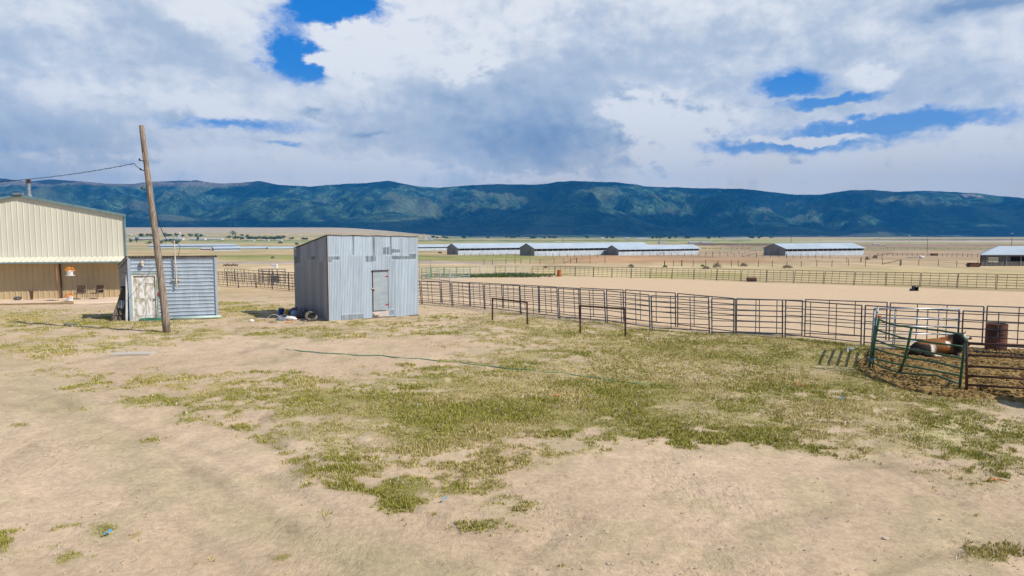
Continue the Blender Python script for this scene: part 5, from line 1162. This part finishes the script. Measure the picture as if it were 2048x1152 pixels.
g = at(1843,516.5); s = g.y/F; m = MB(); m.ell(g+Vector((0,0,2*s)),(5*s,3*s,3*s),10,7,0,0,.25); m.ell(g+Vector((-2*s,0,4*s)),(2.5*s,2*s,2*s),8,6,0,0,.25); solo(m, 'boulder', M['cloth'], 'pale boulder beside a heap of scrap in the right field', 'boulder')
m = MB(); g = at(1822,516.5)
for i in range(6): m.beam(g+Vector((random.uniform(-14,14)*s,random.uniform(-1,1),.15)), g+Vector((random.uniform(-14,14)*s,random.uniform(-1,1),.35)), .25, .12)
solo(m, 'scrap_heap', M['galv'], 'flat heap of pale scrap boards in the right field', 'scrap')
# machinery and the cage at the left
g = at(462,533); s = g.y/F; root = thing('harrow', g, 'rusty farm harrow lying in the field above the left stock panels', 'harrow')
for i in range(5):
    m = MB(); x = (-13+6*i)*s; m.tube([g+Vector((x-3*s,0,.1)), g+Vector((x,0,4*s+(i%2)*2*s)), g+Vector((x+3*s,0,.1))], .10, 5); m.build('tine', M['rustpipe'], root)
m = MB(); m.tube([g+Vector((-15*s,0,.35)), g+Vector((14*s,0,.35))], .12, 5); m.build('beam', M['rustpipe'], root)
g = at(545,567); s = g.y/F; root = thing('loading_chute', g, 'dark pipe loading chute behind the stock panels left of the metal shed', 'chute')
for x in (-27,-20,-6,0,10,26):
    m = MB(); m.tube([g+Vector((x*s,0,0)), g+Vector((x*s,0,29*s))], .05, 5); m.build('post', M['darkpipe'], root)
for z in (6,12,18,24,29):
    m = MB(); m.tube([g+Vector((-27*s,0,z*s)), g+Vector((26*s,0,z*s))], .04, 5); m.build('rail', M['darkpipe'], root)
m = MB(); m.box((g.x+6*s,g.y+.4,g.z+9*s),(11*s,.1,13*s)); m.build('side_panel', simple('tan_panel',(0.33,0.26,0.18),(0.22,0.17,0.12),3), root)
g2 = at(549,560); g2 = atY(549,536,g.y-.3); m = MB(); m.box((g2.x,g2.y,g2.z+3.8*s),(11*s,.4,7.6*s)); m.box((g2.x,g2.y-.21,g2.z+6.9*s),(11.6*s,.05,1.4*s)); solo(m, 'white_box', M['white'], 'white box mounted on top of the loading chute', 'box')
# mounds of red pallets far away by the black field
m = MB()
for i in range(120):
    px = random.choice([random.uniform(1400,1500),random.uniform(1330,1362)]); g = at(px, 498 if px > 1380 else 491); s = g.y/F; m.box((g.x,g.y+random.uniform(-3,3),g.z+random.uniform(.5,2.4)*s),(random.uniform(1,3)*s,1,random.uniform(.6,1.6)*s),random.random())
tag(m.build('stacked_pallets', simple('orange_wood',(0.50,0.27,0.16),(0.36,0.22,0.15),1.0)), 'long ragged stack of orange-brown pallets beyond the third barn', 'pallets', kind='stuff')

# ------------------------------------------------------------------ field utility poles
def fpole(px, ytop, ybase, lab, T=True, mat='post', D=None):
    g = at(px, ybase); s = g.y/F; H = (ybase-ytop)*s; root = thing('utility_pole', g, lab, 'utility pole', 'poles in the far fields')
    m = MB(); m.tube([g, g+Vector((0,0,H))], [.8*s if False else .55*s, .4*s], 5); m.build('shaft', M[mat], root)
    if T:
        m = MB(); m.beam(g+Vector((-2.4*s,0,H*.97)), g+Vector((2.4*s,0,H*.97)), .6*s, .7*s); m.build('crossarm', M['cloth'], root)
fpole(1640,474,484.5,'pale T-shaped pole above the lone barn roof',True,'mast'); fpole(1818,471,495,'tall pale T-shaped pole in the right fields',True,'mast'); fpole(1854,476,505,'plain dark pole in the right fields',False); fpole(2023,466,492,'dark pole above the right edge barn roof',True)
fpole(1480,478,511,'left one of two thin poles in the red field',False,'mast'); fpole(1490,476,497,'right one of two thin poles, behind the red field',True,'mast'); fpole(1319,477,487,'short dark pole above the longest barn roof',False); fpole(1582,473,487,'short dark pole at the left of the lone barn roof',False)
fpole(1126,476,486,'tiny pole above the second barn roof',False)

# ------------------------------------------------------------------ distant trees and houses
def ordn(k): return ORD[k] if k < len(ORD) else 'twenty-'+ORD[k-20] if k < 29 else 'thirtieth' if k == 29 else 'thirty-'+ORD[k-30]
def tree(px, yb, wpx, hpx, lab, group, n=None):
    g = at(px, yb); s = g.y/F; W, H = wpx*s/2, hpx*s; root = thing('tree', g, lab, 'tree', group)
    m = MB(); m.tube([g-Vector((0,0,.3)), g+Vector((0,0,H*.55))], [H*.04,H*.015], 5)
    for k in range(3): a = k*2.1+px; m.tube([g+Vector((0,0,H*.35)), g+Vector((math.cos(a)*W*.5,math.sin(a)*W*.3,H*.7))], [H*.02,H*.008], 4)
    m.build('trunk', M['trunk'], root)
    m = MB(); nb_ = 9; cl_ = [(random.uniform(-.62,.62)*W, random.uniform(-.5,.5)*W, H*random.uniform(.38,.85)) for _ in range(nb_)]
    for i in range(300):
        c = random.choice(cl_); q = Vector((random.gauss(0,.22)*W, random.gauss(0,.22)*W, random.gauss(0,.10)*H)); p = g+Vector(c)+q
        if p.z < g.z+.05*H: continue
        r = s*random.uniform(.35,.75); a = Vector((random.uniform(-1,1),random.uniform(-1,1),random.uniform(-1,1)))*r; b = Vector((random.uniform(-1,1),random.uniform(-1,1),random.uniform(-1,1)))*r
        m.add([p-a, p+b, p+a, p-b], [(0,1,2,3)])
    m.build('crown', M['tree'], root)
    return root
TR = [(286,475.5,11,9),(296,475.5,10,8),(305,475.5,9,7),(273,486,9,11),(262,487,8,9),(330,474,10,8),(341,474,8,6),(353,475,7,8),(365,476,8,6),(381,475,10,7),(393,476,9,8),(402,475,8,6),
      (298,491,14,9),(331,488,12,8),(345,487,12,9),(356,488,10,8),(465,473.5,12,11),(458,478,10,6),(475,479,10,7),(486,479.5,8,5),(495,480,10,7),(506,480,9,6),(515,480,10,6),(527,480,9,7),(536,480,10,6),(548,480,9,6),(557,479.5,10,8),(567,479.5,9,8),(583,480,9,5),(606,481,7,6),(613,481,6,5),(560,487.5,8,4),(484,473,6,4),(495,472.5,5,3),
      (594,491.5,8,7),(396,482,4,9),(280,475.5,9,7),(311,475.5,8,6),(336,474.5,8,6),(471,480,10,7),(481,480.5,10,6),(500,480.5,9,7),(511,480.5,9,6),(521,480.5,10,7),(532,480.5,9,6),(543,480.5,9,7),(552,480.5,8,6),(562,480.5,10,8),(321,489,10,7),(350,490,10,6)]
TR = sorted([(x, y, w*1.2, h*1.15) for x, y, w, h in TR])
for i, (x, y, w, h) in enumerate(TR):
    nx = 'between the leaning pole and the cream building' if x < 300 else 'around the far white sheds behind the pole' if x < 420 else 'in the distant tree row left of the metal shed'
    tree(x, y, w, h, 'far tree %s, %s from the left' % (nx, ordn([t for t in range(len(TR)) if (TR[t][0]<300)==(x<300) and (TR[t][0]<420)==(x<420)].index(i))), 'distant trees on the plain')
rt = sorted([(random.uniform(860,1560), random.uniform(475.5,478.5), random.uniform(6,12), random.uniform(3.5,6.5)) for _ in range(44)])
for i, (x, y, w, h) in enumerate(rt):
    sec = 0 if x < 1000 else 1 if x < 1150 else 2 if x < 1350 else 3
    k_ = sum(1 for q in rt[:i] if (0 if q[0] < 1000 else 1 if q[0] < 1150 else 2 if q[0] < 1350 else 3) == sec)
    tree(x, y, w, h, 'tiny far tree %s, %s from the left' % (('near the chimney plant','above the second barn','above the longest barn roof','right of the third barn')[sec], ORD[k_]), 'tiny trees at the foot of the mountains')
def house(px, yb, wpx, hpx, lab, cat='house', wall='housewhite', roof='houseroof', group='far buildings on the plain'):
    g = at(px, yb); s = g.y/F; W, H = wpx*s, hpx*s; root = thing('farm_building', g, lab, cat, group); dp = min(W, 14)
    m = MB(); m.box((g.x,g.y+dp/2,g.z+H*.3),(W,dp,H*.6)); m.build('wall', M[wall], root)
    x0, x1, y0, y1 = g.x-W/2-.3, g.x+W/2+.3, g.y-.5, g.y+dp+.5; z0, z1 = g.z+H*.6+.02, g.z+H
    m = MB(); m.add([(x0,y0,z0),(x1,y0,z0),(x1,y1,z0),(x0,y1,z0),(x0+.5,(y0+y1)/2,z1),(x1-.5,(y0+y1)/2,z1)],[(0,1,5,4),(2,3,4,5),(3,0,4),(1,2,5),(3,2,1,0)]); m.build('roof', M[roof], root)
    m = MB(); nw_ = max(2, int(wpx/3)); 
    for i in range(nw_): m.box((g.x-W/2+W*(i+.5)/nw_, g.y-.06, g.z+H*.3),(W/nw_*.35,.1,H*.28))
    m.build('windows', M['barndark'], root)
for i, (x, y, w, h, wl, lb) in enumerate([(290,480.5,40,5,'housetan','long pinkish far shed left of the leaning pole'),(345,480,40,4.5,'housewhite','long white far shed right of the leaning pole'),(270,480,14,5,'housewhite','white far shed beside the cream building'),(394,480,30,4,'housewhite','white far shed before the round tree'),(425,479.5,36,3,'housewhite','thin white far shed in the left plain'),(412,500,22,4,'housetan','tan low building before the far barn roof'),(500,481.5,14,2.5,'housewhite','tiny white house left in the distant tree row'),(530,481.5,12,2.5,'housewhite','tiny white house middle in the distant tree row'),(556,481.5,14,2.5,'housewhite','tiny white house right in the distant tree row'),(410,472,8,2,'housetan','tiny brown farmhouse on the tan plain'),
      (258,471,6,2.5,'housetan','tiny farmhouse at the corner of the cream building'),(520,470,6,1.8,'housewhite','tiny white shed high on the tan plain'),(545,468.5,5,1.8,'housewhite','second tiny white shed high on the tan plain'),(960,479.5,9,1.6,'housewhite','tiny bright shed above the first barn'),(1285,479,24,3,'housewhite','pale farm buildings above the longest roof'),(1255,478.5,10,3,'housetan','pale farmhouse left of the farm buildings'),(1205,480,5,5,'housewhite','tiny white silo house above the longest roof'),(1055,477,8,2,'housetan','tiny roof in the tree line above the second barn'),
      (1325,487,14,3,'housewhite','pale shed above the third barn'),(1390,486.5,22,3,'housewhite','left one of two long white tunnels in the far field'),(1415,486.8,22,3,'housewhite','right one of two long white tunnels in the far field'),(1480,478.5,60,1.6,'housewhite','very long thin white roof below the mountains'),(1752,489.5,8,2,'housewhite','tiny white shed in the far right fields'),(1765,490.5,10,1.2,'housewhite','tiny low white roof in the far right fields'),
      (2,100,1,1,'','')]):
    if wl: house(x, y, w, h, lb, 'far building', wl)
# water tower
g = at(360,477); s = g.y/F; root = thing('water_tower', g, 'tiny pale water tower in the far left plain', 'water tower')
m = MB(); m.lathe(g+Vector((0,0,9*s)), [(1.2*s,0),(2.2*s,.8*s),(2.2*s,2*s),(.4*s,3.2*s)], 10); m.build('tank', M['cloth'], root)
for dx_ in (-1.7,1.7):
    for dy_ in (-1.7,1.7):
        m = MB(); m.tube([g+Vector((dx_*1.4*s,dy_*s,0)), g+Vector((dx_*.8*s,dy_*.6*s,9.3*s))], .28*s, 4); m.build('leg', M['cloth'], root)
# plant with a chimney, and a pale grain silo
g = at(862,480.5); s = g.y/F; root = thing('factory', g, 'far white plant with a tall chimney just right of the metal shed', 'factory', 'far buildings on the plain')
m = MB(); m.tube([g+Vector((-14*s,0,0)), g+Vector((-14*s,0,13.5*s))], [.9*s,.7*s], 8); m.build('chimney', M['housetan'], root)
for x, w, h in ((-15,5,4),(-10,5,7),(-5,5,8),(-1,4,6),(4,5,3.5)):
    m = MB(); m.box((g.x+x*s,g.y,g.z+h*s/2),(w*s,6,h*s)); m.box((g.x+x*s,g.y-3.1,g.z+h*s*.7),(w*s*.6,.2,h*s*.15)); m.build('block', M['housewhite'] if x%2 else M['cloth'], root)
m = MB(); m.add([tuple(g+Vector(q)) for q in ((6*s,-3,0),(22*s,-3,0),(22*s,9,0),(6*s,9,0),(6*s,-3,3*s),(22*s,-3,3*s),(22*s,9,3*s),(6*s,9,3*s),(6*s,3,4.2*s),(22*s,3,4.2*s))],[(0,1,5,4),(2,3,7,6),(4,5,9,8),(6,7,8,9),(5,1,2,6,9),(0,4,8,7,3)]); m.build('hall', M['housetan'], root)
g = at(397,480); s = g.y/F; m = MB(); m.lathe(g, [(1.6*s,0),(1.6*s,5*s),(.2*s,7*s)], 12); solo(m, 'grain_silo', M['cloth'], 'tiny white silo among the far sheds behind the small shed', 'silo')

# ================================================================== mountains
RID = [(-900,352),(-400,350),(-120,349),(0,356),(60,364),(110,358.5),(160,362),(230,367.5),(270,368.5),(310,364),(350,362),(400,361),(440,366),(500,364),(522,361),(560,370),(620,372.5),(690,367),(735,366),(780,361.5),(830,370.5),(880,375),(930,371.5),(1000,367.5),(1060,369),(1085,369),(1110,365),(1140,362.5),(1230,364),(1290,373.5),(1400,376.5),(1480,378),(1530,382.5),(1590,389),(1640,388.5),(1665,384),(1690,380.5),(1740,380.5),(1790,384),(1850,382),(1900,384),(1950,386),(1985,391),(2048,397),(2300,392),(2900,380)]
yr0, yr1 = 6600.0, 11800.0; YR = 10600.0
tm = np.linspace(-1.42, 1.42, 820); ym = np.concatenate([np.linspace(yr0, YR, 150), np.linspace(YR+60, yr1, 12)])
YM, TM = np.meshgrid(ym, tm, indexing='ij'); XM = TM*YM
el_r = np.interp(1024+tm*F*1.0, [q[0] for q in RID], [CAMZ+tz(q[0], q[1])[1]*YR for q in RID])[None]*np.ones_like(YM)
s = np.clip((YM-yr0)/(YR-yr0), 0, 1)
wrp = (fbm(XM/1800, YM/1800, 301, 4)-.5)*1400
rg_ = 1-np.abs(2*fbm((XM+wrp)/1250, YM/2600, 302, 6, .52)-1)
rg2 = 1-np.abs(2*fbm((XM+wrp)/420, YM/800, 312, 5, .55)-1)
prof = np.interp(s, [0,.12,.3,.55,.8,1], [0,.03,.12,.38,.72,1.0])
zm = -32+prof*(el_r+32)*(1)
zm = zm-(1-rg_**1.2)*700*np.interp(s,[0,.2,.6,.9,1],[0.02,.35,1,.55,0])-(1-rg2)*300*np.interp(s,[0,.2,.6,.92,1],[0.02,.5,1,.7,.12])+250*np.interp(s,[0,.2,.6,.9,1],[0,.25,.75,.35,0])
def hill(px, py, Y, rx, ry, sh=1.0):
    a, b = tz(px, py); H = CAMZ+b*Y+25; return H*np.exp(-(((XM-a*YM)/(rx*Y/F))**2)**sh-((YM-Y)/ry)**2)
zm = np.maximum(zm, -25+hill(1140,402,8300,160,800)); zm = np.maximum(zm, -25+hill(780,425,8000,150,700)); zm = np.maximum(zm, -25+hill(1930,411,8800,190,700))
zm = np.maximum(zm, -25+hill(330,430,7900,140,600)); zm = np.maximum(zm, -25+hill(1560,452,7400,110,350)); zm = np.maximum(zm, -25+hill(1740,449,7200,60,260)); zm = np.maximum(zm, -25+hill(560,395,8900,200,700))
zm = zm+(fbm(XM/160, YM/160, 320, 5)-.5)*46*np.interp(s,[0,.1,.4,1],[0.05,.3,1,1])
cap = el_r*(YM/YR)                       # keep the skyline where the photograph has it
zm = np.minimum(zm, np.where(s < 1, CAMZ+(el_r-CAMZ)*(YM/YR)*(.985), zm)); 
i_r = 149; zm[i_r] = el_r[i_r]+(fbm(XM[i_r]/120, YM[i_r]/120, 330, 4)-.5)*20+(fbm(XM[i_r]/700, YM[i_r]/700, 331, 3)-.5)*30
zm = np.where(YM > YR, el_r-(YM-YR)*.35, zm)
zm = np.where(s < .05, np.minimum(zm, -32+s/.05*12), zm)
mm, mb_ = newmat('mountain_forest', 0.95, 0, 0.05); p = wpos(); px_, py_, pz_ = sep(p)
n1 = noise(p, .0011, 8, .62); n2 = noise(p, .0045, 8, .68); n3 = noise(p, .018, 5, .7); n4 = noise(vscale(p,(1,.45,1)), .0007, 5, .6)
c = cmix(smooth(n2, .40, .62), (0.012,0.040,0.048), (0.20,0.38,0.21)); c = cmix(smooth(n3, .42, .58)*.75, c, (0.006,0.018,0.018)); n5 = noise(p, .045, 3, .6); c = cmix(smooth(n5, .50, .60)*.6, c, (0.006,0.020,0.020)); c = cmix(smooth(n1, .5, .62)*.6, c, (0.24,0.28,0.17))
scar = smooth(noise(vscale(p,(1,1,2.2)), .0031, 7, .7), .655, .70)*smooth(n4, .45, .56); c = cmix(scar*.85, c, (0.40,0.32,0.26))
lowl = smooth(pz_+(n2-.5)*90, 130, 10); c = cmix(lowl*.4, c, (0.12,0.115,0.07)); 
sp_ = smooth(noise(p, .012, 4, .7), .60, .68)*smooth(pz_, 330, 130); c = cmix(sp_*.6, c, (0.30,0.25,0.18))
top = smooth(pz_+(n2-.5)*160, 690, 790)*smooth(px_, -3200, -4300); c = cmix(top*.75, c, (0.42,0.31,0.26))
e1 = E.m('EXPONENT', (E.m('POWER', (px_-6650)/430, 2.0)+E.m('POWER', (pz_-555+(n2-.5)*200)/55, 2.0))*-1.0); c = cmix(smooth(e1*n2, .26, .34), c, (0.52,0.42,0.36))
E.nt.links.new(c.k, mb_.inputs['Base Color']); bump(mb_, n3+n2*2, 1.0, 70)
structure(gridmesh('mountains', XM.ravel(), YM.ravel(), zm.ravel(), len(ym), len(tm), mm))

# ------------------------------------------------------------------ unseen cloud layer added over the range, shaped to cast the shadows on it
LIT = [(800,408,150,38,1.3),(930,398,60,16,.5),(1000,402,70,14,.8),(1290,412,110,32,1.25),(1200,385,80,10,.35),(1600,432,130,17,1.2),(1720,444,60,8,.7),(1900,398,110,12,1.2),(1470,450,80,4,.4),
       (140,390,200,26,1.2),(400,372,110,10,1.0),(420,415,200,26,1.25),(600,410,100,30,1.2),(560,388,60,8,.5),(330,432,120,8,.9),(60,372,90,10,.4),(2000,452,90,4,.6),(700,432,120,12,.8),(1330,456,60,3,.3),(1800,468,100,4,.6),(1250,374,50,3,.4)]
DRK = [(500,386,80,9,1.3),(600,452,400,8,1.2),(620,392,90,8,.7),(270,440,40,5,.6),(90,368,60,6,.4),(1140,408,90,14,.6),(1150,440,250,12,.8),(560,372,60,5,.5)]
def lit_at(px, py):
    f = np.full_like(px, .05)
    f = f+(fbm(px/60, py/16, 401, 5)-.5)*.9
    for cx, cy, rx, ry, w in LIT: f = f+w*np.exp(-((px-cx)/rx)**2-((py-cy)/ry)**2)
    for cx, cy, rx, ry, w in DRK: f = f-w*np.exp(-((px-cx)/rx)**2-((py-cy)/ry)**2)
    return f
CH = 4300.0
def cloud_layer():
    # every mountain cell that lies in shade, carried along the sunlight to the height of the cloud layer
    PX, PY = proj(XM, YM, zm); f = lit_at(PX, PY)
    shade = (f < .42)&(YM > 6900)
    # far plain strip under the left foothill too
    xs, ys, on = [], [], []
    k = CH-zm; cx = XM+TOSUN.x/TOSUN.z*k; cy = YM+TOSUN.y/TOSUN.z*k
    tg = np.linspace(-1.2, 1.2, 500); yg = np.linspace(5300, 6900, 40); YG, TG = np.meshgrid(yg, tg, indexing='ij'); XG = TG*YG; ZG_ = gz(XG, YG); P2, Q2 = proj(XG, YG, ZG_)
    sh2 = (YG > 5950+(fbm(XG/700, YG/500, 402, 3)-.5)*300)
    k2 = CH-ZG_; cx2 = XG+TOSUN.x/TOSUN.z*k2; cy2 = YG+TOSUN.y/TOSUN.z*k2
    cell = 55.0; X0, Y0 = -16000, 500; NXc, NYc = int(36000/cell), int(12500/cell)
    vote = np.zeros((NYc, NXc))
    for a, b, sh in ((cx, cy, shade), (cx2, cy2, sh2)):
        ii = ((b-Y0)/cell).astype(int).ravel(); jj = ((a-X0)/cell).astype(int).ravel(); ok = (ii >= 0)&(ii < NYc)&(jj >= 0)&(jj < NXc)
        np.add.at(vote, (ii[ok], jj[ok]), np.where(sh.ravel()[ok], 1.0, -1.0))
    # close small holes
    for _ in range(2):
        nb = sum(np.roll(np.roll(np.clip(vote,-1,1), i, 0), j, 1) for i in (-1,0,1) for j in (-1,0,1)); vote = np.where(vote == 0, nb, vote)
    on = vote > 0
    iy, ix = np.nonzero(on); idx = -np.ones((NYc+1, NXc+1), int); vs = []; fs = []
    need = np.zeros((NYc+1, NXc+1), bool)
    for di in (0,1):
        for dj in (0,1): need[iy+di, ix+dj] = True
    ry_, rx_ = np.nonzero(need); idx[ry_, rx_] = np.arange(len(ry_)); n_ = len(ry_)
    wx = X0+rx_*cell; wy = Y0+ry_*cell; th = 25+fbm(wx/400, wy/400, 403, 4)*60
    V = np.concatenate([np.stack([wx, wy, np.full(n_, CH)-th*.2], 1), np.stack([wx, wy, CH+th], 1)])
    q = np.stack([idx[iy,ix], idx[iy,ix+1], idx[iy+1,ix+1], idx[iy+1,ix]], 1); Fc = [q[:, ::-1], q+n_]
    pad = np.pad(on, 1)
    for (di, dj, a, b) in ((-1,0,(0,0),(0,1)),(1,0,(1,1),(1,0)),(0,-1,(1,0),(0,0)),(0,1,(0,1),(1,1))):
        e = ~pad[iy+1+di, ix+1+dj]; y_, x_ = iy[e], ix[e]; va = idx[y_+a[0], x_+a[1]]; vb = idx[y_+b[0], x_+b[1]]; Fc.append(np.stack([va, vb, vb+n_, va+n_], 1))
    Q = np.concatenate(Fc).astype(np.int32); me = bpy.data.meshes.new('shadow_clouds'); me.vertices.add(len(V)); me.vertices.foreach_set('co', V.astype(np.float32).ravel())
    me.loops.add(Q.size); me.loops.foreach_set('vertex_index', Q.ravel()); me.polygons.add(len(Q)); me.polygons.foreach_set('loop_start', np.arange(0, Q.size, 4, dtype=np.int32)); me.update(calc_edges=True)
    cm, cb = newmat('cloud_white', 1.0, 0, 0); cb.inputs['Base Color'].default_value = (.9,.9,.9,1); me.materials.append(cm)
    o = bpy.data.objects.new('shadow_clouds', me); C.objects.link(o); tag(o, 'unseen cloud layer shaped to shade the mountain range', 'shadow_clouds', kind='stuff')
cloud_layer()
# ------------------------------------------------------------------ haze
HZ = MB(); HZ.hexa([(-21000,-420,-60),(21000,-420,-60),(21000,13500,-60),(-21000,13500,-60)],[(-21000,-420,1150),(21000,-420,1150),(21000,13500,1150),(-21000,13500,1150)])
hm_ = bpy.data.materials.new('haze_air'); hm_.use_nodes = True; nt = hm_.node_tree; nt.nodes.clear()
pv = nt.nodes.new('ShaderNodeVolumePrincipled'); pv.inputs['Color'].default_value = (0.04,0.40,1.0,1); pv.inputs['Density'].default_value = 5.2e-5; pv.inputs['Anisotropy'].default_value = 0.0
oo = nt.nodes.new('ShaderNodeOutputMaterial'); nt.links.new(pv.outputs[0], oo.inputs['Volume'])
ho = HZ.build('haze', hm_); tag(ho, 'thin blue haze over the plain', 'haze', kind='stuff')
# ================================================================== grass blades over the yard
def grass():
    rng = np.random.default_rng(5); N = 420000
    y = 7.2*(48/7.2)**rng.random(N); x = rng.uniform(-.82, .82, N)*y
    g = grass_field(x, y); n = fbm(x/.25, y/.25, 501, 3)
    keep = rng.random(N) < g*(.36+1.0*n)
    keep &= ~inpoly(x, y, ARENA); keep &= ~inpoly(x, y, CORRAL)
    # no grass inside the sheds or the corral
    PX, PY = proj(x, y, gz(x, y))
    keep &= ~((PY < 608)&(PX > 820)); keep &= ~((PX < 262)&(PY < 612)); keep &= ~((PX > 586)&(PX < 836)&(PY < 643)&(PY > 600)&(PX > 600))
    x, y, g = x[keep], y[keep], g[keep]; n = len(x); B = 4
    z = gz(x, y)
    tall = fbm(x/.9, y/.9, 502, 3); h0 = (.007+.018*tall+.016*g)*(1+y/55)
    dry = np.clip(sst(fbm(x/1.7, y/1.7, 61, 4), .40, .66)*.8+rng.random(n)*.35, 0, 1)
    V = np.empty((n, B, 3, 3), np.float32); Cc = np.empty((n, B, 3, 4), np.float32)
    for b in range(B):
        a = rng.random(n)*2*np.pi; r = rng.random(n)*.035*(1+y/25); bx = x+np.cos(a)*r; by = y+np.sin(a)*r
        a2 = rng.random(n)*np.pi; w = (.0035+.0035*rng.random(n))*(1+y/14); h = h0*(.5+rng.random(n)); lx = rng.normal(0, .6, n)*h; ly = rng.normal(0, .6, n)*h
        V[:,b,0] = np.stack([bx-np.cos(a2)*w, by-np.sin(a2)*w, z-.01], 1); V[:,b,1] = np.stack([bx+np.cos(a2)*w, by+np.sin(a2)*w, z-.01], 1); V[:,b,2] = np.stack([bx+lx, by+ly, z+h+.012], 1)
        v = (.65+.7*rng.random(n))[:,None]; dd = (dry[:,None]*(rng.random(n) < .75)[:,None])
        c = (np.array([.29,.28,.045])*(1-dd)+np.array([.52,.42,.19])*dd)*v
        c = np.where((rng.random(n) < .018)[:,None], np.array([.72,.74,.70]), c); c = np.where((rng.random(n) < .006)[:,None], np.array([.5,.5,.05]), c)
        Cc[:,b,:,:3] = c[:,None,:]; Cc[:,b,:,3] = 1
    V = V.reshape(-1, 3); m = len(V)//3; me = bpy.data.meshes.new('grass'); me.vertices.add(len(V)); me.vertices.foreach_set('co', V.ravel())
    me.loops.add(len(V)); me.loops.foreach_set('vertex_index', np.arange(len(V), dtype=np.int32)); me.polygons.add(m); me.polygons.foreach_set('loop_start', np.arange(0, len(V), 3, dtype=np.int32)); me.update(calc_edges=True)
    at_ = me.color_attributes.new('tone', 'FLOAT_COLOR', 'POINT'); at_.data.foreach_set('color', Cc.reshape(-1))
    gm_, gb_ = newmat('grass_blades', .8, 0, .15); E.nt.links.new(attr('tone', 'Color').k, gb_.inputs['Base Color']); me.materials.append(gm_)
    o = bpy.data.objects.new('grass', me); C.objects.link(o); tag(o, 'short patchy grass and weeds growing over the yard', 'grass', kind='stuff')
grass()

def straw():
    rng = np.random.default_rng(9); N = 9000; y = 7.2*(30/7.2)**rng.random(N); x = rng.uniform(-.82,.82,N)*y
    k = fbm(x/2.5, y/2.5, 601, 4); keep = (rng.random(N) < sst(k, .42, .62)*.9)&~inpoly(x, y, ARENA)&~inpoly(x, y, CORRAL)
    x, y = x[keep], y[keep]; n = len(x); z = gz(x, y)+.03; a = rng.random(n)*np.pi; L = rng.uniform(.015,.045,n)*(1+y/40); w = .0022*(1+y/14)
    c, s = np.cos(a), np.sin(a); V = np.stack([np.stack([x-c*L-s*w, y-s*L+c*w, z], 1), np.stack([x-c*L+s*w, y-s*L-c*w, z], 1), np.stack([x+c*L, y+s*L, z+rng.random(n)*.02], 1)], 1).reshape(-1, 3).astype(np.float32)
    me = bpy.data.meshes.new('straw'); me.vertices.add(len(V)); me.vertices.foreach_set('co', V.ravel()); me.loops.add(len(V)); me.loops.foreach_set('vertex_index', np.arange(len(V), dtype=np.int32)); me.polygons.add(n); me.polygons.foreach_set('loop_start', np.arange(0, len(V), 3, dtype=np.int32)); me.update(calc_edges=True)
    col = np.where((rng.random(n) < .5)[:,None], np.array([.66,.56,.36]), np.array([.20,.15,.09])); cc = np.concatenate([np.repeat(col, 3, 0), np.ones((3*n,1))], 1).astype(np.float32)
    at_ = me.color_attributes.new('tone', 'FLOAT_COLOR', 'POINT'); at_.data.foreach_set('color', cc.ravel()); me.materials.append(bpy.data.materials['grass_blades'])
    o = bpy.data.objects.new('straw', me); C.objects.link(o); tag(o, 'dry stalks and twigs scattered over the bare dirt', 'straw', kind='stuff')
straw()
